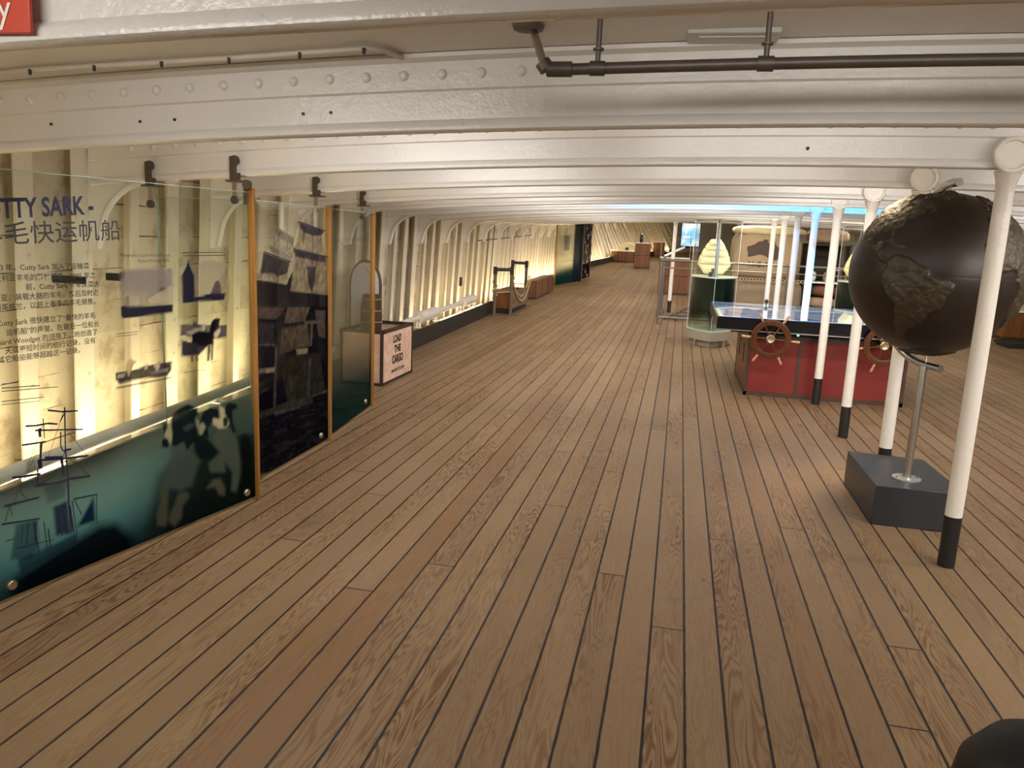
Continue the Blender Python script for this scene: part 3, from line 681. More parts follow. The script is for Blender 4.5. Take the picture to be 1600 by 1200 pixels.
P2.strokes(mb, [([(678, 330), (672, 660), (668, 1050)], .012), ([(535, 355), (800, 447)], .010), ([(485, 624), (822, 704)], .014), ([(190, 652), (465, 752)], .011), ([(245, 595), (470, 715)], .006), ([(330, 830), (330, 950)], .008), ([(420, 530), (415, 660)], .006), ([(760, 830), (700, 960)], .004), ([(810, 940), (720, 960)], .004)], cv(380, 290, 6.313))
mb.build('rigging_print', 'ink', t2)
P2.post(t2, 1.75)
P2.stud(t2, *P2.hit(499, 680))

# --- third panel: mostly clear with a teal foot
P3 = Panel((-2.545, 5.45), (-2.665, 6.53), 1.73)
t3 = thing('exhibition_panel', tuple(P3.P(P3.L/2, 0)), 'mostly clear glass panel with a teal foot in front of the cargo box', 'panel', 'printed glass panels')
P3.pane(t3)
def art3(px, c, a, u, z):
    x, y = px[:, 0], px[:, 1]
    a[:] = np.interp(z, [.05, .3, .6, .95, 1.3, 1.75], [.96, .90, .60, .42, .28, .15])
    k = sstep(.25, .75, z)[:, None]; c[:] = np.array((.006, .030, .030))*(1-k) + np.array((.16, .145, .095))*k
    over(c, a, (.10, .08, .05), .30*poly_mask(px, [(515, 430), (545, 420), (545, 540), (515, 560)], 8))
    over(c, a, (.02, .03, .03), .5*sstep(.55, .75, vnoise(x*.08, y*.5, 4))*sstep(.35, .1, z))
P3.art(t3, art3, .012)
P3.post(t3, 1.735)
P3.stud(t3, *P3.hit(569, 627))

# --- far pair of panels by the side
for (A, B, zt, lab, kind) in (((-3.60, 23.0), (-3.08, 25.1), 1.86, 'far glass panel with clear left half and green foot by the ship side', 0), ((-3.22, 25.4), (-3.06, 27.2), 1.86, 'far narrow panel printed almost black, beyond the green footed one', 1)):
    PF = Panel(A, B, zt); tf = thing('exhibition_panel', tuple(PF.P(PF.L/2, 0)), lab, 'panel', 'printed glass panels'); PF.pane(tf)
    def artf(px, c, a, u, z):
        if kind == 0:
            r = sstep(.60, .68, u/PF.L)
            a[:] = np.interp(z, [.2, .5, .8, 1.1, 1.8], [.95, .85, .45, .3, .35])
            k = sstep(.2, .8, z)[:, None]; c[:] = np.array((.008, .05, .045))*(1-k)+np.array((.28, .26, .16))*k
            over(c, a, (.012, .022, .035), .95*r); over(c, a, (.04, .03, .06), .6*sstep(.25, .3, u/PF.L)*sstep(.5, .45, u/PF.L)*sstep(1.0, 1.05, z)*sstep(1.5, 1.45, z))
        else:
            c[:] = (.012, .010, .026); a[:] = .96
            over(c, a, (.4, .38, .42), .8*sstep(.72, .85, vnoise(u*9, z*9, 2)))
    PF.art(tf, artf, .03); PF.post(tf, zt+.01, .03)
    if kind == 0:
        MB().prism([(-.03, 0), (0, 0), (0, zt), (-.03, zt)], -.02, .02, lambda p, q, t: PF.P(p, q, t)).build('edge_post', 'post', tf)

# --- clamps on the beams
def clamp(px, yb, label, zst):
    x = at_y(px, 300, yb).x; zb = beam_z(x, yb); t = thing('beam_clamp', (x, yb-.03, zb), label, 'clamp', 'beam clamps')
    MB().box((x-.018, yb-.052, zb-.018), (x+.018, yb-.030, zb+.115)).build('hook', 'bracket', t, bevel=.003)
    MB().lathe([(.028, -.008), (.028, .008)], (x+.014, yb-.045, zb+.092), 20, (0, 1, 0)).build('clamp_wheel', 'bracket', t)
    MB().box((x-.040, yb-.060, zb-.030), (x+.052, yb+.035, zb-.018)).build('clamp_plate', 'bracket', t, bevel=.002)
    MB().box((x+.008, yb-.05, zb-.018), (x+.04, yb-.03, zb+.022)).build('lock_block', 'bracket', t)
    MB().box((x-.014, yb-.034, zb-.135), (x+.018, yb-.026, zb-.030)).build('drop_strap', 'steel', t)
    MB().lathe([(.024, 0), (.024, .014), (.018, .02), (.001, .02)], (x+.006, yb-.034, zb-.130), 18, (0, -1, 0)).build('stud', 'bracket', t)
clamp(240, 4.24, 'dark iron beam clamp nearest the left end of the crosswise glass divider', 0)
clamp(371, 4.24, 'dark iron beam clamp just left of the first wooden edge post', 0)
clamp(496, 5.635, 'dark iron beam clamp over the panel with the ship under sail', 0)
clamp(568, 7.03, 'smallest dark iron beam clamp, over the clear teal footed panel', 0)
# hook cap on the first post
o = MB(); pp = P1.P(P1.L, 1.79); o.box((pp.x-.014, pp.y-.03, 1.70), (pp.x+.0, pp.y-.014, 1.83)); o.lathe([(.026, 0), (.026, .016)], (pp.x+.012, pp.y-.022, 1.805), 20, (0, -1, 0))
o.build('post_hook', 'bracket', t1)

# ------------------------------------------------------------------ overhead: sign, pipe, conduit, vent
p = at_y(50, 52, 1.41); q = at_y(50, -60, 1.41)
ts = thing('wall_sign', (p.x-.12, 1.415, p.z), 'red sign with white lettering fixed to the nearest beam', 'sign')
MB().box((p.x-.30, 1.408, p.z), (p.x, 1.416, p.z+.13)).build('sign_plate', 'sign', ts, bevel=.002)
cu = bpy.data.curves.new('t', 'FONT'); cu.body = 'ay'; cu.size = .075; cu.align_x = 'RIGHT'; to = bpy.data.objects.new('t', cu); C.objects.link(to); bpy.context.view_layer.update()
me = bpy.data.meshes.new_from_object(to.evaluated_get(bpy.context.evaluated_depsgraph_get())); bpy.data.objects.remove(to)
b = at_y(18, 32, 1.406)
MB().add([(b.x+v.co.x, 1.4065, b.z+v.co.y) for v in me.vertices], [tuple(f.vertices) for f in me.polygons]).build('lettering', 'white', ts)

def ceil_z(x, y): return beam_z(x, y)+.262
tp = thing('ceiling_pipe', (.2, 2.4, 2.1), 'dark iron pipe with elbow running under the deckhead at top right', 'pipe')
yp = 2.42
def pz(x): return beam_z(x, yp)+.115
pts = [(-.36+i*.25, yp, pz(-.36+i*.25)) for i in range(14)]
MB().tube(pts, .0165, 14).build('pipe_run', 'pipe', tp)
A = Vector((-.36, yp, pz(-.36))); B = Vector((-.50, yp+.06, ceil_z(-.5, yp)-.005))
MB().tube([A, A+Vector((-.075, 0, .0))], .022, 14).tube([A+Vector((-.075, 0, 0)), A+Vector((-.09, .0, .02))], .024, 14).build('elbow_fitting', 'pipe', tp)
MB().tube([A+Vector((-.085, 0, .012)), B], .0125, 12).build('pipe_branch', 'steel', tp)
MB().lathe([(.05, 0), (.045, -.012), (.015, -.016), (.001, -.016)], (B.x-.01, B.y, B.z), 20).build('ceiling_rose', 'bracket', tp)
for x in (-.285, .19, .9, 1.7):
    z = pz(x); h = MB(); h.tube([(x, yp, z+.012), (x, yp, ceil_z(x, yp))], .008, 10); h.tube([(x-.022, yp, z), (x+.022, yp, z)], .021, 14); h.lathe([(.016, 0), (.016, .006)], (x, yp, z+.05), 12)
    h.build('pipe_hanger', 'pipe', tp)
tc = thing('cable_conduit', (-2., 2.7, 2.2), 'thin pale conduit with dark clips along the deckhead at top left', 'conduit')
cpts = []
for i, px in enumerate((-40, 50, 150, 255, 360, 470, 570, 600, 628)):
    q = [(-40, 118), (50, 109), (150, 103), (255, 97), (360, 91), (470, 83), (570, 76), (600, 79), (628, 90)][i]
    d = ray(*q); y = 2.0
    while CAM_H + d.z*y/d.y < ceil_z(d.x*y/d.y, y)-.014: y += .004
    cpts.append(Vector((d.x*y/d.y, y, CAM_H+d.z*y/d.y)))
MB().tube(cpts, .010, 10).build('conduit_run', 'stone', tc)
for q in cpts[1:7]:
    MB().lathe([(.006, 0), (.006, -.016), (.004, -.020), (.001, -.02)], (q.x, q.y-.01, q.z), 10).build('clip', 'black', tc)
tv_ = thing('ceiling_hatch_plate', (.1, 2.74, ceil_z(.1, 2.74)), 'pale grey rectangular plate on the deckhead behind the ceiling pipe', 'plate')
MB().box((-.035, 2.62, ceil_z(.1, 2.7)-.014), (.245, 2.80, ceil_z(.1, 2.7)+.004)).build('plate', simple('pale_grey_plate', (.42, .43, .38), .35), tv_, bevel=.003)
MB().box((-.0, 2.655, ceil_z(.1, 2.7)-.018), (.215, 2.665, ceil_z(.1, 2.7)-.014)).build('slot', 'stone', tv_)

# ------------------------------------------------------------------ globe on its stand
GC = Vector((1.475, 5.05, 1.480)); GR = .470
NA = [(-168,66),(-162,70),(-156,71),(-140,70),(-128,70),(-115,69),(-105,68),(-95,68),(-95,72),(-88,70),(-82,69),(-85,66),(-93,62),(-94,59),(-88,57),(-82,55),(-80,52),(-79,54.5),(-77,57),(-78,62),(-72,62),(-69,59),(-65,59.5),(-62,57),(-57,53),(-56,51.5),(-60,50),(-66,50),(-64,48.5),(-61,46),(-66,44),(-70,43.5),(-70,41.5),(-74,40),(-76,37),(-76,35),(-81,31),(-80,27),(-80.5,25),(-82,27),(-83,30),(-86,30.3),(-90,29.2),(-94,29.5),(-97,27.5),(-97.5,22),(-95,18.5),(-91,18.5),(-90,21),(-87,21.5),(-88,16),(-84,15.8),(-83.5,11),(-80,9),(-77.5,8.5),(-79,7.5),(-82,8),(-85.5,10),(-88,13),(-94,16),(-100,17),(-105,20),(-106,23),(-109,26),(-113,31),(-114.5,31),(-111,25),(-110,23),(-114,28),(-117,32.5),(-121,35),(-124,40),(-124,47),(-128,51),(-134,58),(-140,60),(-148,60.5),(-152,59),(-160,55.5),(-157,58.5),(-162,60),(-165,62),(-161,64.5)]
SA = [(-77.5,8.5),(-75,11),(-71.5,12.3),(-70,11.7),(-64,10.5),(-60,8.5),(-57,6),(-51.5,4.5),(-50,.5),(-44,-2.5),(-39,-3.5),(-35.2,-5.5),(-35,-9),(-38.5,-13),(-39,-18),(-41,-22),(-45,-23.5),(-48.5,-26),(-49,-29),(-53,-33.5),(-57,-35),(-57,-38),(-62,-39),(-65,-41),(-64,-43),(-67,-46),(-66,-48),(-69,-51),(-68.5,-53),(-66,-55),(-70,-55),(-74,-52),(-75.5,-47),(-73,-42),(-73.5,-37),(-71.5,-31),(-70.3,-20),(-76,-14),(-79,-8),(-81.3,-5),(-80,-3),(-80.5,0),(-78.5,2),(-77.3,4.5),(-77.8,7)]
AF = [(-6,35.8),(-10,31),(-13,27.5),(-17,21),(-16.5,15),(-17,12),(-13,8.5),(-8,4.5),(-2,5),(4,6.3),(8,4.5),(9.5,1),(9,-1),(13,-6),(13.5,-12),(12,-17),(15,-27),(18,-33),(20,-34.8),(26,-34),(32,-29),(35,-24),(35,-20),(40,-16),(40,-10),(39,-6),(44,1),(51,11.8),(43,11.5),(37,21),(33,29),(32,31.2),(20,31),(15,32.5),(10,34),(10.5,37),(0,36)]
GL = [(-73,78),(-60,82),(-35,83.5),(-20,81),(-20,74),(-25,70.5),(-33,68),(-41,65),(-43,60),(-48,61),(-53,66),(-54,70),(-58,75)]
EU = [(-9,37),(-9,43),(-1.5,43.5),(-1,46),(-4.5,48.4),(2,51),(8,54),(8,57),(11,56),(12,54),(20,54.5),(24,58),(30,60),(22,60.5),(22,63),(25,65.5),(18,62),(16,57),(11,59),(6,58),(5,62),(14,67.5),(25,71),(40,67),(60,69),(75,72),(105,77),(140,72),(179,68),(179,62),(160,55),(140,50),(128,35),(120,30),(108,20),(100,8),(95,17),(80,8),(73,20),(58,25),(50,28),(45,13),(37,26),(35,31),(36,36),(28,37),(23,38),(18,40.5),(15,38),(12,42),(5,43.5),(0,40),(-5,36)]
ISL = [[(-5,50),(1,51),(0,54),(-2,58.5),(-6,57),(-3,53.5)], [(-85,22),(-80,23.2),(-75,20.3),(-78,20.2)], [(-74,18.5),(-72,20),(-68.5,18.7)], [(-24,65),(-18,66.5),(-14,65),(-19,63.3)], [(-80,73),(-62,66),(-66,63),(-75,65),(-88,71)], [(-125,72),(-110,73),(-100,70),(-112,69)], [(-59.5,47.5),(-56,51.5),(-53,47)], [(-179,-72),(-90,-73),(-60,-66),(0,-71),(90,-67),(179,-72),(179,-89),(-179,-89)]]
NLO, NLA = 480, 240
lo = np.linspace(-180, 180, NLO+1)[:-1]; la = np.linspace(-90, 90, NLA+1)
LO, LA = np.meshgrid(lo, la); Pll = np.stack([LO.ravel(), LA.ravel()], -1)
land = np.zeros(len(Pll))
for q in [NA, SA, AF, GL, EU] + ISL: land = np.maximum(land, poly_mask(Pll, q, .55))
rug = vnoise(Pll[:, 0]*.28+40, Pll[:, 1]*.28+40, 11)*.6 + vnoise(Pll[:, 0]*.7+40, Pll[:, 1]*.7+40, 12)*.4
mount = sum(np.exp(-((Pll[:, 0]-a)**2+(Pll[:, 1]-b)**2*.3)/40) for a, b in ((-70, -15), (-72, -30), (-77, -5), (-110, 40), (-115, 50), (-105, 25), (-122, 58)))
coast = np.clip(poly_mask(Pll, NA, 1.4)-land, 0, 1)*0
rad = GR*(1 + land*(.013+.034*np.maximum(rug-.35, 0)+.012*mount) - .0015*np.exp(-(Pll[:, 1]/.5)**2))
LON0 = -47.0
az = math.atan2(-GC.y, -GC.x)                  # direction from the globe to the visitor
th = np.radians(Pll[:, 0]-LON0)+az; ph = np.radians(Pll[:, 1])
Vg = np.stack([GC.x+rad*np.cos(ph)*np.cos(th), GC.y+rad*np.cos(ph)*np.sin(th), GC.z+rad*np.sin(ph)], -1)
tg = thing('terrestrial_globe', (1.475, 5.0, 0), 'large dark bronze globe with raised continents on a steel stand', 'globe')
mb = MB(); mb.add(Vg.tolist(), [(j*NLO+i, j*NLO+(i+1) % NLO, (j+1)*NLO+(i+1) % NLO, (j+1)*NLO+i) for j in range(NLA) for i in range(NLO)], True)
gs = mb.build('sphere', 'globe', tg); gs.data.attributes.remove(gs.data.attributes['sharp_edge']) if 'sharp_edge' in gs.data.attributes else None
at = gs.data.color_attributes.new('Col', 'FLOAT_COLOR', 'POINT')
at.data.foreach_set('color', np.stack([land, land, land, np.ones(len(land))], -1).astype('f').ravel())
# steel arm: from the pole round the back of the globe to the top pin
top = GC+Vector((.035, -.02, GR+.062)); bot = GC+Vector((.035, -.05, -GR-.088)); back = GC + Vector((-.16, .54, 0))
arm = []
for i in range(33):
    t_ = i/32; ang = -PI/2 + PI*t_; r = GR+.085
    bl = math.cos(ang)
    arm.append(Vector((GC.x+.025-(.20 if ang < 0 else .05)*bl, GC.y+(GR+.075)*bl*.92, GC.z+math.sin(ang)*(GR+(.075 if ang < 0 else .052)))))
arm = [arm[0]+Vector((.05, -.10, -.004))] + arm + [arm[-1]+Vector((.012, -.07, .002))]
MB().tube(arm, .024, 18).build('meridian_arm', 'steel', tg)
MB().tube([(GC.x+.02, GC.y-.01, GC.z-GR-.08), (GC.x+.015, GC.y, GC.z-GR+.01)], .007, 10).build('lower_pin', 'steel', tg)
MB().tube([(GC.x+.02, GC.y-.01, GC.z+GR+.08), (GC.x+.015, GC.y, GC.z+GR-.01)], .006, 10).build('upper_pin', 'steel', tg)
bx, by = 1.462, 4.985
MB().tube([(bx, by, .245), (GC.x+.0, GC.y-.03, GC.z-GR-.075)], .0235, 20).build('pole', 'steel', tg)
m = MB(); m.lathe([(.082, 0), (.082, .006), (.079, .008), (.001, .008)], (bx, by, .2405), 36); m.build('flange', simple('pale_steel_flange', (.62, .60, .56), .35, .8), tg)
for a in (.2, PI+.2): MB().lathe([(.006, 0), (.006, .003)], (bx+.062*math.cos(a), by+.062*math.sin(a), .2485), 10).build('screw', 'black', tg)
c = [at_floor(1318, 757), at_floor(1361, 820), at_floor(1499, 836)]
m = MB(); A, B, D = (1.235, 5.56), (1.235, 4.755), (1.725, 4.755); E_ = (1.70, 5.50)
m.prism([A, B, D, E_], .002, .2405, lambda p, q, t: (p, q, t)); m.build('plinth', 'slate', tg, bevel=.003)

# ------------------------------------------------------------------ red trunk table with the two ship's wheels
tt = thing('touchscreen_table', (1.6, 9.4, 0), 'red trunk table with glowing chart screen top and two ship wheels', 'table')
x0, x1, y0, y1 = .80, 2.38, 8.66, 10.15; zt = .675
MB().box((x0, y0, .03), (x1, y1, zt)).build('trunk_body', 'red', tt)
e = MB()
for x in (x0, x1):
    e.box((x-.015, y0-.012, .0), (x+.015, y0+.02, zt)); MB().box((x-.012, y1-.02, 0), (x+.012, y1+.012, zt)).build('rear_corner_strip', 'trunkedge', tt)
e.box((x0-.015, y0-.012, 0.001), (x1+.015, y0+.02, .042)); e.box((x0-.015, y0-.014, zt-.05), (x1+.015, y0+.02, zt)); e.box((x0-.014, y0, 0.001), (x0+.02, y1, .045))
e.build('edge_trim', 'trunkedge', tt)
xb = at_y(1248, 560, y0).x; MB().box((xb-.012, y0-.008, .04), (xb+.020, y0+.01, zt-.05)).build('front_batten', 'trunkedge', tt)
MB().box((x0-.008, y0+.02, .045), (x0+.005, y1-.02, zt)).build('end_board', 'trunkend', tt)
for yy in (9.15, 9.75): MB().box((x0-.016, yy-.03, .30), (x0-.007, yy+.03, .50)).build('slot_handle', 'trunkedge', tt, bevel=.004)
MB().box((.43, 8.44, .725), (2.80, 10.55, .855)).build('tabletop_frame', 'gloss', tt, bevel=.004)
MB().box((.60, y0+.01, zt), (2.5, y1, .725)).build('top_support', 'trunkedge', tt)
s_ = MB().box((.45, 8.46, .8555), (2.78, 10.53, .859)).build('screen', 'screen', tt); s_['label'] = 'glowing blue chart screen'
rim = MB(); MB().box((.42, 8.43, .715), (2.81, 8.46, .727)).build('lower_lip', 'steel', tt)
tr = at_y(1197, 477, 10.4); MB().lathe([(.001, .075), (.018, .068), (.027, .045), (.018, .022), (.010, .015), (.012, .0)], (tr.x, 10.40, .86), 16).build('trackball_knob', 'gloss', tt)
for px, py in ((1247, 524), (1341, 531)):
    q = at_y(px, py, y0-.02); b_ = MB().lathe([(.022, 0), (.022, .012)], (q.x, y0-.012, q.z), 16, (0, -1, 0)).build('button_housing', 'gloss', tt)
    MB().lathe([(.0125, .012), (.0115, .017), (.001, .018)], (q.x, y0-.012, q.z), 14, (0, -1, 0)).build('button', 'green', b_)
def wheel(px, py, rot):
    q = at_y(px, py, 8.375); c = Vector((q.x, 8.375, q.z)); R = .172
    m = MB(); n = 48; vs = []
    sec = [(-.028, -.014), (.0, -.019), (.028, -.014), (.030, .0), (.028, .014), (0, .019), (-.028, .014), (-.030, 0)]
    for i in range(n):
        a = 2*PI*i/n
        for dr, dy in sec: vs.append((c.x+(R+dr)*math.cos(a), c.y+dy, c.z+(R+dr)*math.sin(a)))
    k = len(sec); m.add(vs, [(i*k+j, i*k+(j+1) % k, ((i+1) % n)*k+(j+1) % k, ((i+1) % n)*k+j) for i in range(n) for j in range(k)], True)
    wroot = m.build('ships_wheel', 'wheel', tt)
    for i in range(6):
        a = rot+i*PI/3; d = Vector((math.cos(a), 0, math.sin(a)))
        MB().tube([c+d*.03, c+d*.07, c+d*.10, c+d*.15], [.009, .011, .007, .010], 12).build('spoke', 'wheel', wroot)
        MB().tube([c+d*.195, c+d*.215, c+d*.24, c+d*.265, c+d*.285, c+d*.292], [.008, .013, .011, .014, .012, .006], 12).build('handle', 'handle', wroot)
    MB().lathe([(.046, -.02), (.046, .012), (.034, .022), (.030, .02), (.001, .02)], c, 24, (0, -1, 0)).build('hub', 'brass', wroot)
    MB().tube([c, (c.x, y0+.02, c.z)], .016, 12).build('axle', 'trunkedge', wroot)
wheel(1204, 530, math.radians(-3+0)); wheel(1382, 541, math.radians(10))

# ------------------------------------------------------------------ glass cases with ship models
def ship_case(cx, cy, label, slabel, full=True):
    z0 = S(cy); t = thing('display_case', (cx, cy, z0), label, 'display case', 'tall ship model cases')
    def outline(rx, ry, n=48):
        # leaf-shaped plan: rounded sides, a point towards the visitor
        pts = []
        for i in range(n):
            a = 2*PI*i/n; yy = math.sin(a); ww = abs(math.cos(a)) if yy > 0 else 1-abs(yy)**1.7
            pts.append((cx+rx*math.copysign(ww, math.cos(a)), cy+ry*yy*(1 if yy < 0 else .7)))
        return pts
    def prism(z_0, z_1, rx, ry): return MB().prism(outline(rx, ry), z0+z_0, z0+z_1, lambda p, q, h: (p, q, h))
    prism(.10, .245, .372, .62).build('plinth', 'plinth', t)
    prism(.002, .10, .30, .52).build('recessed_base', 'plinth', t)
    for sx, sy in ((-.22, -.36), (.22, -.36), (0, .45)): MB().tube([(cx+sx, cy+sy, z0), (cx+sx, cy+sy, z0+.1)], .02, 10).build('foot', 'steel', t)
    prism(.245, .250, .368, .615).build('base_plate', 'casetop', t)
    g = MB(); o = outline(.355, .60); n = len(o)
    g.add([(p, q, z0+h) for h in (.25, 1.93) for p, q in o], [(i, (i+1) % n, n+(i+1) % n, n+i) for i in range(n)], True)
    g.build('glass_cylinder', 'caseglass', t)
    f = MB(); o = outline(.335, .575); n = len(o)
    f.add([(p, q, z0+h) for h in (.252, 1.06) for p, q in o], [(i, (i+1) % n, n+(i+1) % n, n+i) for i in range(n)], True)
    fo = f.build('sea_film', 'sea', t, at=(cx, cy, z0)); fo['label'] = 'dark green printed sea graphic fading to clear'
    prism(1.06, 1.08, .350, .59).build('model_shelf', 'casetop', t)
    gs_ = MB()  # pale lines stand in for highlights along the glass edges
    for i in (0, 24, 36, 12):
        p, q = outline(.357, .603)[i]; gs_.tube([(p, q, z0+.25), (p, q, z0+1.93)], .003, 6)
    gs_.build('edge_highlights', 'seam', t)
    rr = MB(); oo = outline(.358, .605); rr.tube([(p, q, z0+1.935) for p, q in oo], .008, 6, closed=True); rr.build('top_rim', 'steel', t)
    MB().box((cx-.028, cy-.50, z0+.25), (cx+.022, cy-.475, z0+1.95)).build('spine_post', 'spine', t)
    # the model
    s = thing('ship_model', (cx-.02, cy, z0+1.08), slabel, 'model ship', 'ship models')
    hl = MB(); nh = 13
    vs = []
    for i in range(nh):
        v = -1+2*i/(nh-1); w_ = .075*(1-abs(v)**2.4)+.004
        for a, zz in ((-1, .105), (-.9, .05), (-.35, .01), (.35, .01), (.9, .05), (1, .105)): vs.append((cx-.02+a*w_, cy+v*.36, z0+1.085+zz+.02*v*v))
    hl.add(vs, [(i*6+j, i*6+j+1, (i+1)*6+j+1, (i+1)*6+j) for i in range(nh-1) for j in range(5)] + [(i*6+5, i*6, (i+1)*6, (i+1)*6+5) for i in range(nh-1)], True)
    hl.build('hull', 'gloss', s)
    for dy, k in ((-.20, .93), (.02, 1.0), (.22, .88)):
        MB().tube([(cx-.02, cy+dy, z0+1.10), (cx-.02, cy+dy, z0+1.10+.60*k)], [.009, .003], 8).build('mast', 'handle', s)
        for (za, wa), (zb, wb) in (((.02, .15), (.17, .262)), ((.175, .255), (.295, .225)), ((.30, .22), (.40, .175)), ((.405, .17), (.485, .125)), ((.49, .12), (.55, .07))):
            q = MB().grid(lambda u, v: (cx-.02+(2*u-1)*(wa+(wb-wa)*v)*k, cy+dy-.012-.05*math.sin(PI*u)*(.4+.6*math.sin(PI*v)), z0+1.10+(za+(zb-za)*v)*k), 10, 5)
            q.build('sail', 'sail', s, solid=.003)
    MB().tube([(cx-.02, cy-.36, z0+1.20), (cx-.02, cy-.52, z0+1.27)], [.007, .003], 8).build('bowsprit', 'handle', s)
    MB().box((cx-.10, cy-.42, z0+1.081), (cx-.05, cy-.38, z0+1.15)).build('name_block', 'cabdark', s)
    # unseen light added behind a beam, aimed at the model
    d = bpy.data.lights.new('unseen_case_light', 'AREA'); d.size = .12; d.energy = 9.0; d.color = (1, .88, .6)
    lo_ = bpy.data.objects.new('unseen_case_light', d); C.objects.link(lo_); lo_.location = (cx, 12.80, 2.19); lo_.rotation_euler = Vector((0, cy-12.72, -.75)).to_track_quat('-Z', 'Y').to_euler()
ship_case(.545, 12.85, 'tall clear glass case with green sea print, left of the red table', 'model ship with pale yellow sails in the left glass case')
cx2 = at_y(1345, 440, 13.6).x
ship_case(cx2, 13.6, 'tall clear glass case with green sea print, partly hidden behind the globe', 'model ship with pale yellow sails in the case behind the globe')

# ------------------------------------------------------------------ guard rail round the hatch
tr_ = thing('guard_rail', (-.36, 15.15, S(15.15)), 'steel guard rail round the stair hatch behind the glass case', 'railing')
zr = S(15.15)
xr = 2.95
def post(x, y): MB().tube([(x, y, zr), (x, y, zr+1.2)], .022, 12).lathe([(.05, 0), (.05, .01)], (x, y, zr), 16).build('rail_post', 'railsteel', tr_)
for x, y in ((-.34, 15.15), (.92, 15.15), (1.95, 15.15), (xr, 15.15), (-.34, 18.4), (-.34, 16.8)): post(x, y)
MB().tube([(-.34, 18.4, zr+1.22), (-.34, 15.15, zr+1.22), (xr, 15.15, zr+1.22)], .024, 12).build('handrail', 'railsteel', tr_)
MB().tube([(-.34, 18.4, zr+1.08), (-.34, 15.15, zr+1.08), (xr, 15.15, zr+1.08)], .014, 10).build('upper_wire', 'railsteel', tr_)
MB().tube([(-.34, 18.4, zr+.14), (-.34, 15.15, zr+.14), (xr, 15.15, zr+.14)], .018, 10).build('lower_rail', 'railsteel', tr_)
for x, l in ((.16, .5),):
    tl = thing('stair_ladder', (.1, 16.3, S(16.3)), 'low dark timber ladder top lying in the hatch behind the guard rail', 'ladder')
    z = S(16.3)
    MB().tube([(-.22, 16.0, z+.03), (.30, 16.9, z+.22)], .03, 8).build('stringer', 'frametimber', tl)
    MB().tube([(.0, 15.8, z+.03), (.50, 16.7, z+.20)], .03, 8).build('stringer', 'frametimber', tl)
    for k in range(4):
        a = k/3.5; MB().tube([(-.22+.52*a, 16.0+.9*a, z+.04+.18*a), (0+.5*a, 15.8+.9*a, z+.04+.17*a)], .02, 8).build('rung', 'frametimber', tl)

# ------------------------------------------------------------------ the wool bale and what stands beside it
bY = 16.7; zb = S(bY)
tb_ = thing('wool_bale', (1.65, bY+.5, zb), 'big tan wool bale with dark continent outline and roped waist', 'bale')
def pillow(lo, hi, bul, n=4.5, nu=28, nv=14):
    c = [(a+b)/2 for a, b in zip(lo, hi)]; h = [(b-a)/2 for a, b in zip(lo, hi)]
    def fn(u, v):
        a = 2*PI*u; b = -PI/2+PI*v; k = lambda q: math.copysign(abs(q)**(2/n), q)
        return (c[0]+h[0]*k(math.cos(b))*k(math.cos(a)), c[1]+h[1]*k(math.cos(b))*k(math.sin(a)), c[2]+h[2]*k(math.sin(b)) + .008*math.sin(9*a)*math.cos(b))
    return MB().grid(fn, nu*2, nv*2)
pillow((1.03, bY, zb+.84), (2.42, bY+1.2, zb+1.84), .1).build('upper_bale', 'bale', tb_)
pillow((1.10, bY+.02, zb+.002), (2.50, bY+1.2, zb+.86), .1, 6).build('lower_bale', 'balelow', tb_)
m = pillow((1.00, bY+.02, zb+1.74), (2.46, bY+.55, zb+1.95), .1, 2.6); m.build('rolled_flap', 'baletop', tb_)
r = MB()
for k in range(2):
    for i in range(11):
        x = 1.10+i*.125; s_ = 1 if k else -1
        r.tube([(x+j*.0208, bY-.012-.006*(k), zb+.86+s_*.035*math.sin(PI*j/3*1.0)) for j in range(7)], .009, 6)
r.build('lacing', 'rope', tb_)
AUS = [(113.5,-22),(114,-26),(115.5,-31),(115,-34.5),(118,-35),(124,-33),(129,-31.5),(134,-33),(138,-35.5),(140.5,-38),(146,-39),(150,-37),(153,-31),(153,-26),(150,-22.5),(146,-19),(145,-15),(142.5,-10.8),(141.5,-13),(141,-17),(139,-17.5),(136,-15),(137,-12),(132,-11.5),(130,-14.5),(127,-14),(124,-16.5),(122,-18.5),(117,-20.8)]
pa = at_y(1167, 391, bY); pb = at_y(1222, 391, bY); sc = (pb.x-pa.x)/39.5
ptop = at_y(1190, 373, bY)
bmx = bmesh.new(); vv = [bmx.verts.new((pa.x+(a-113.5)*sc, bY-.012, ptop.z+(b+10.8)*sc*.86)) for a, b in AUS]; fc = bmx.faces.new(vv)
ex = bmesh.ops.extrude_face_region(bmx, geom=[fc]); bmesh.ops.translate(bmx, vec=(0, .02, 0), verts=[v for v in ex['geom'] if isinstance(v, bmesh.types.BMVert)]); bmesh.ops.recalc_face_normals(bmx, faces=bmx.faces[:])
vl = [tuple(v.co) for v in bmx.verts]; bmx.verts.index_update(); fl = [tuple(v.index for v in f.verts) for f in bmx.faces]; bmx.free()
MB().add(vl, fl).build('continent_stencil', 'mapink', tb_)
cu = bpy.data.curves.new('t', 'FONT'); cu.body = 'N.S.W'; cu.size = .15; cu.offset = .004; cu.space_character = 1.3; to = bpy.data.objects.new('t', cu); C.objects.link(to); bpy.context.view_layer.update()
me = bpy.data.meshes.new_from_object(to.evaluated_get(bpy.context.evaluated_depsgraph_get())); bpy.data.objects.remove(to)
b = at_y(1168, 416, bY)
MB().add([(b.x+v.co.x, bY-.014, b.z+v.co.y) for v in me.vertices], [tuple(f.vertices) for f in me.polygons]).build('stencil_lettering', 'mapink', tb_)

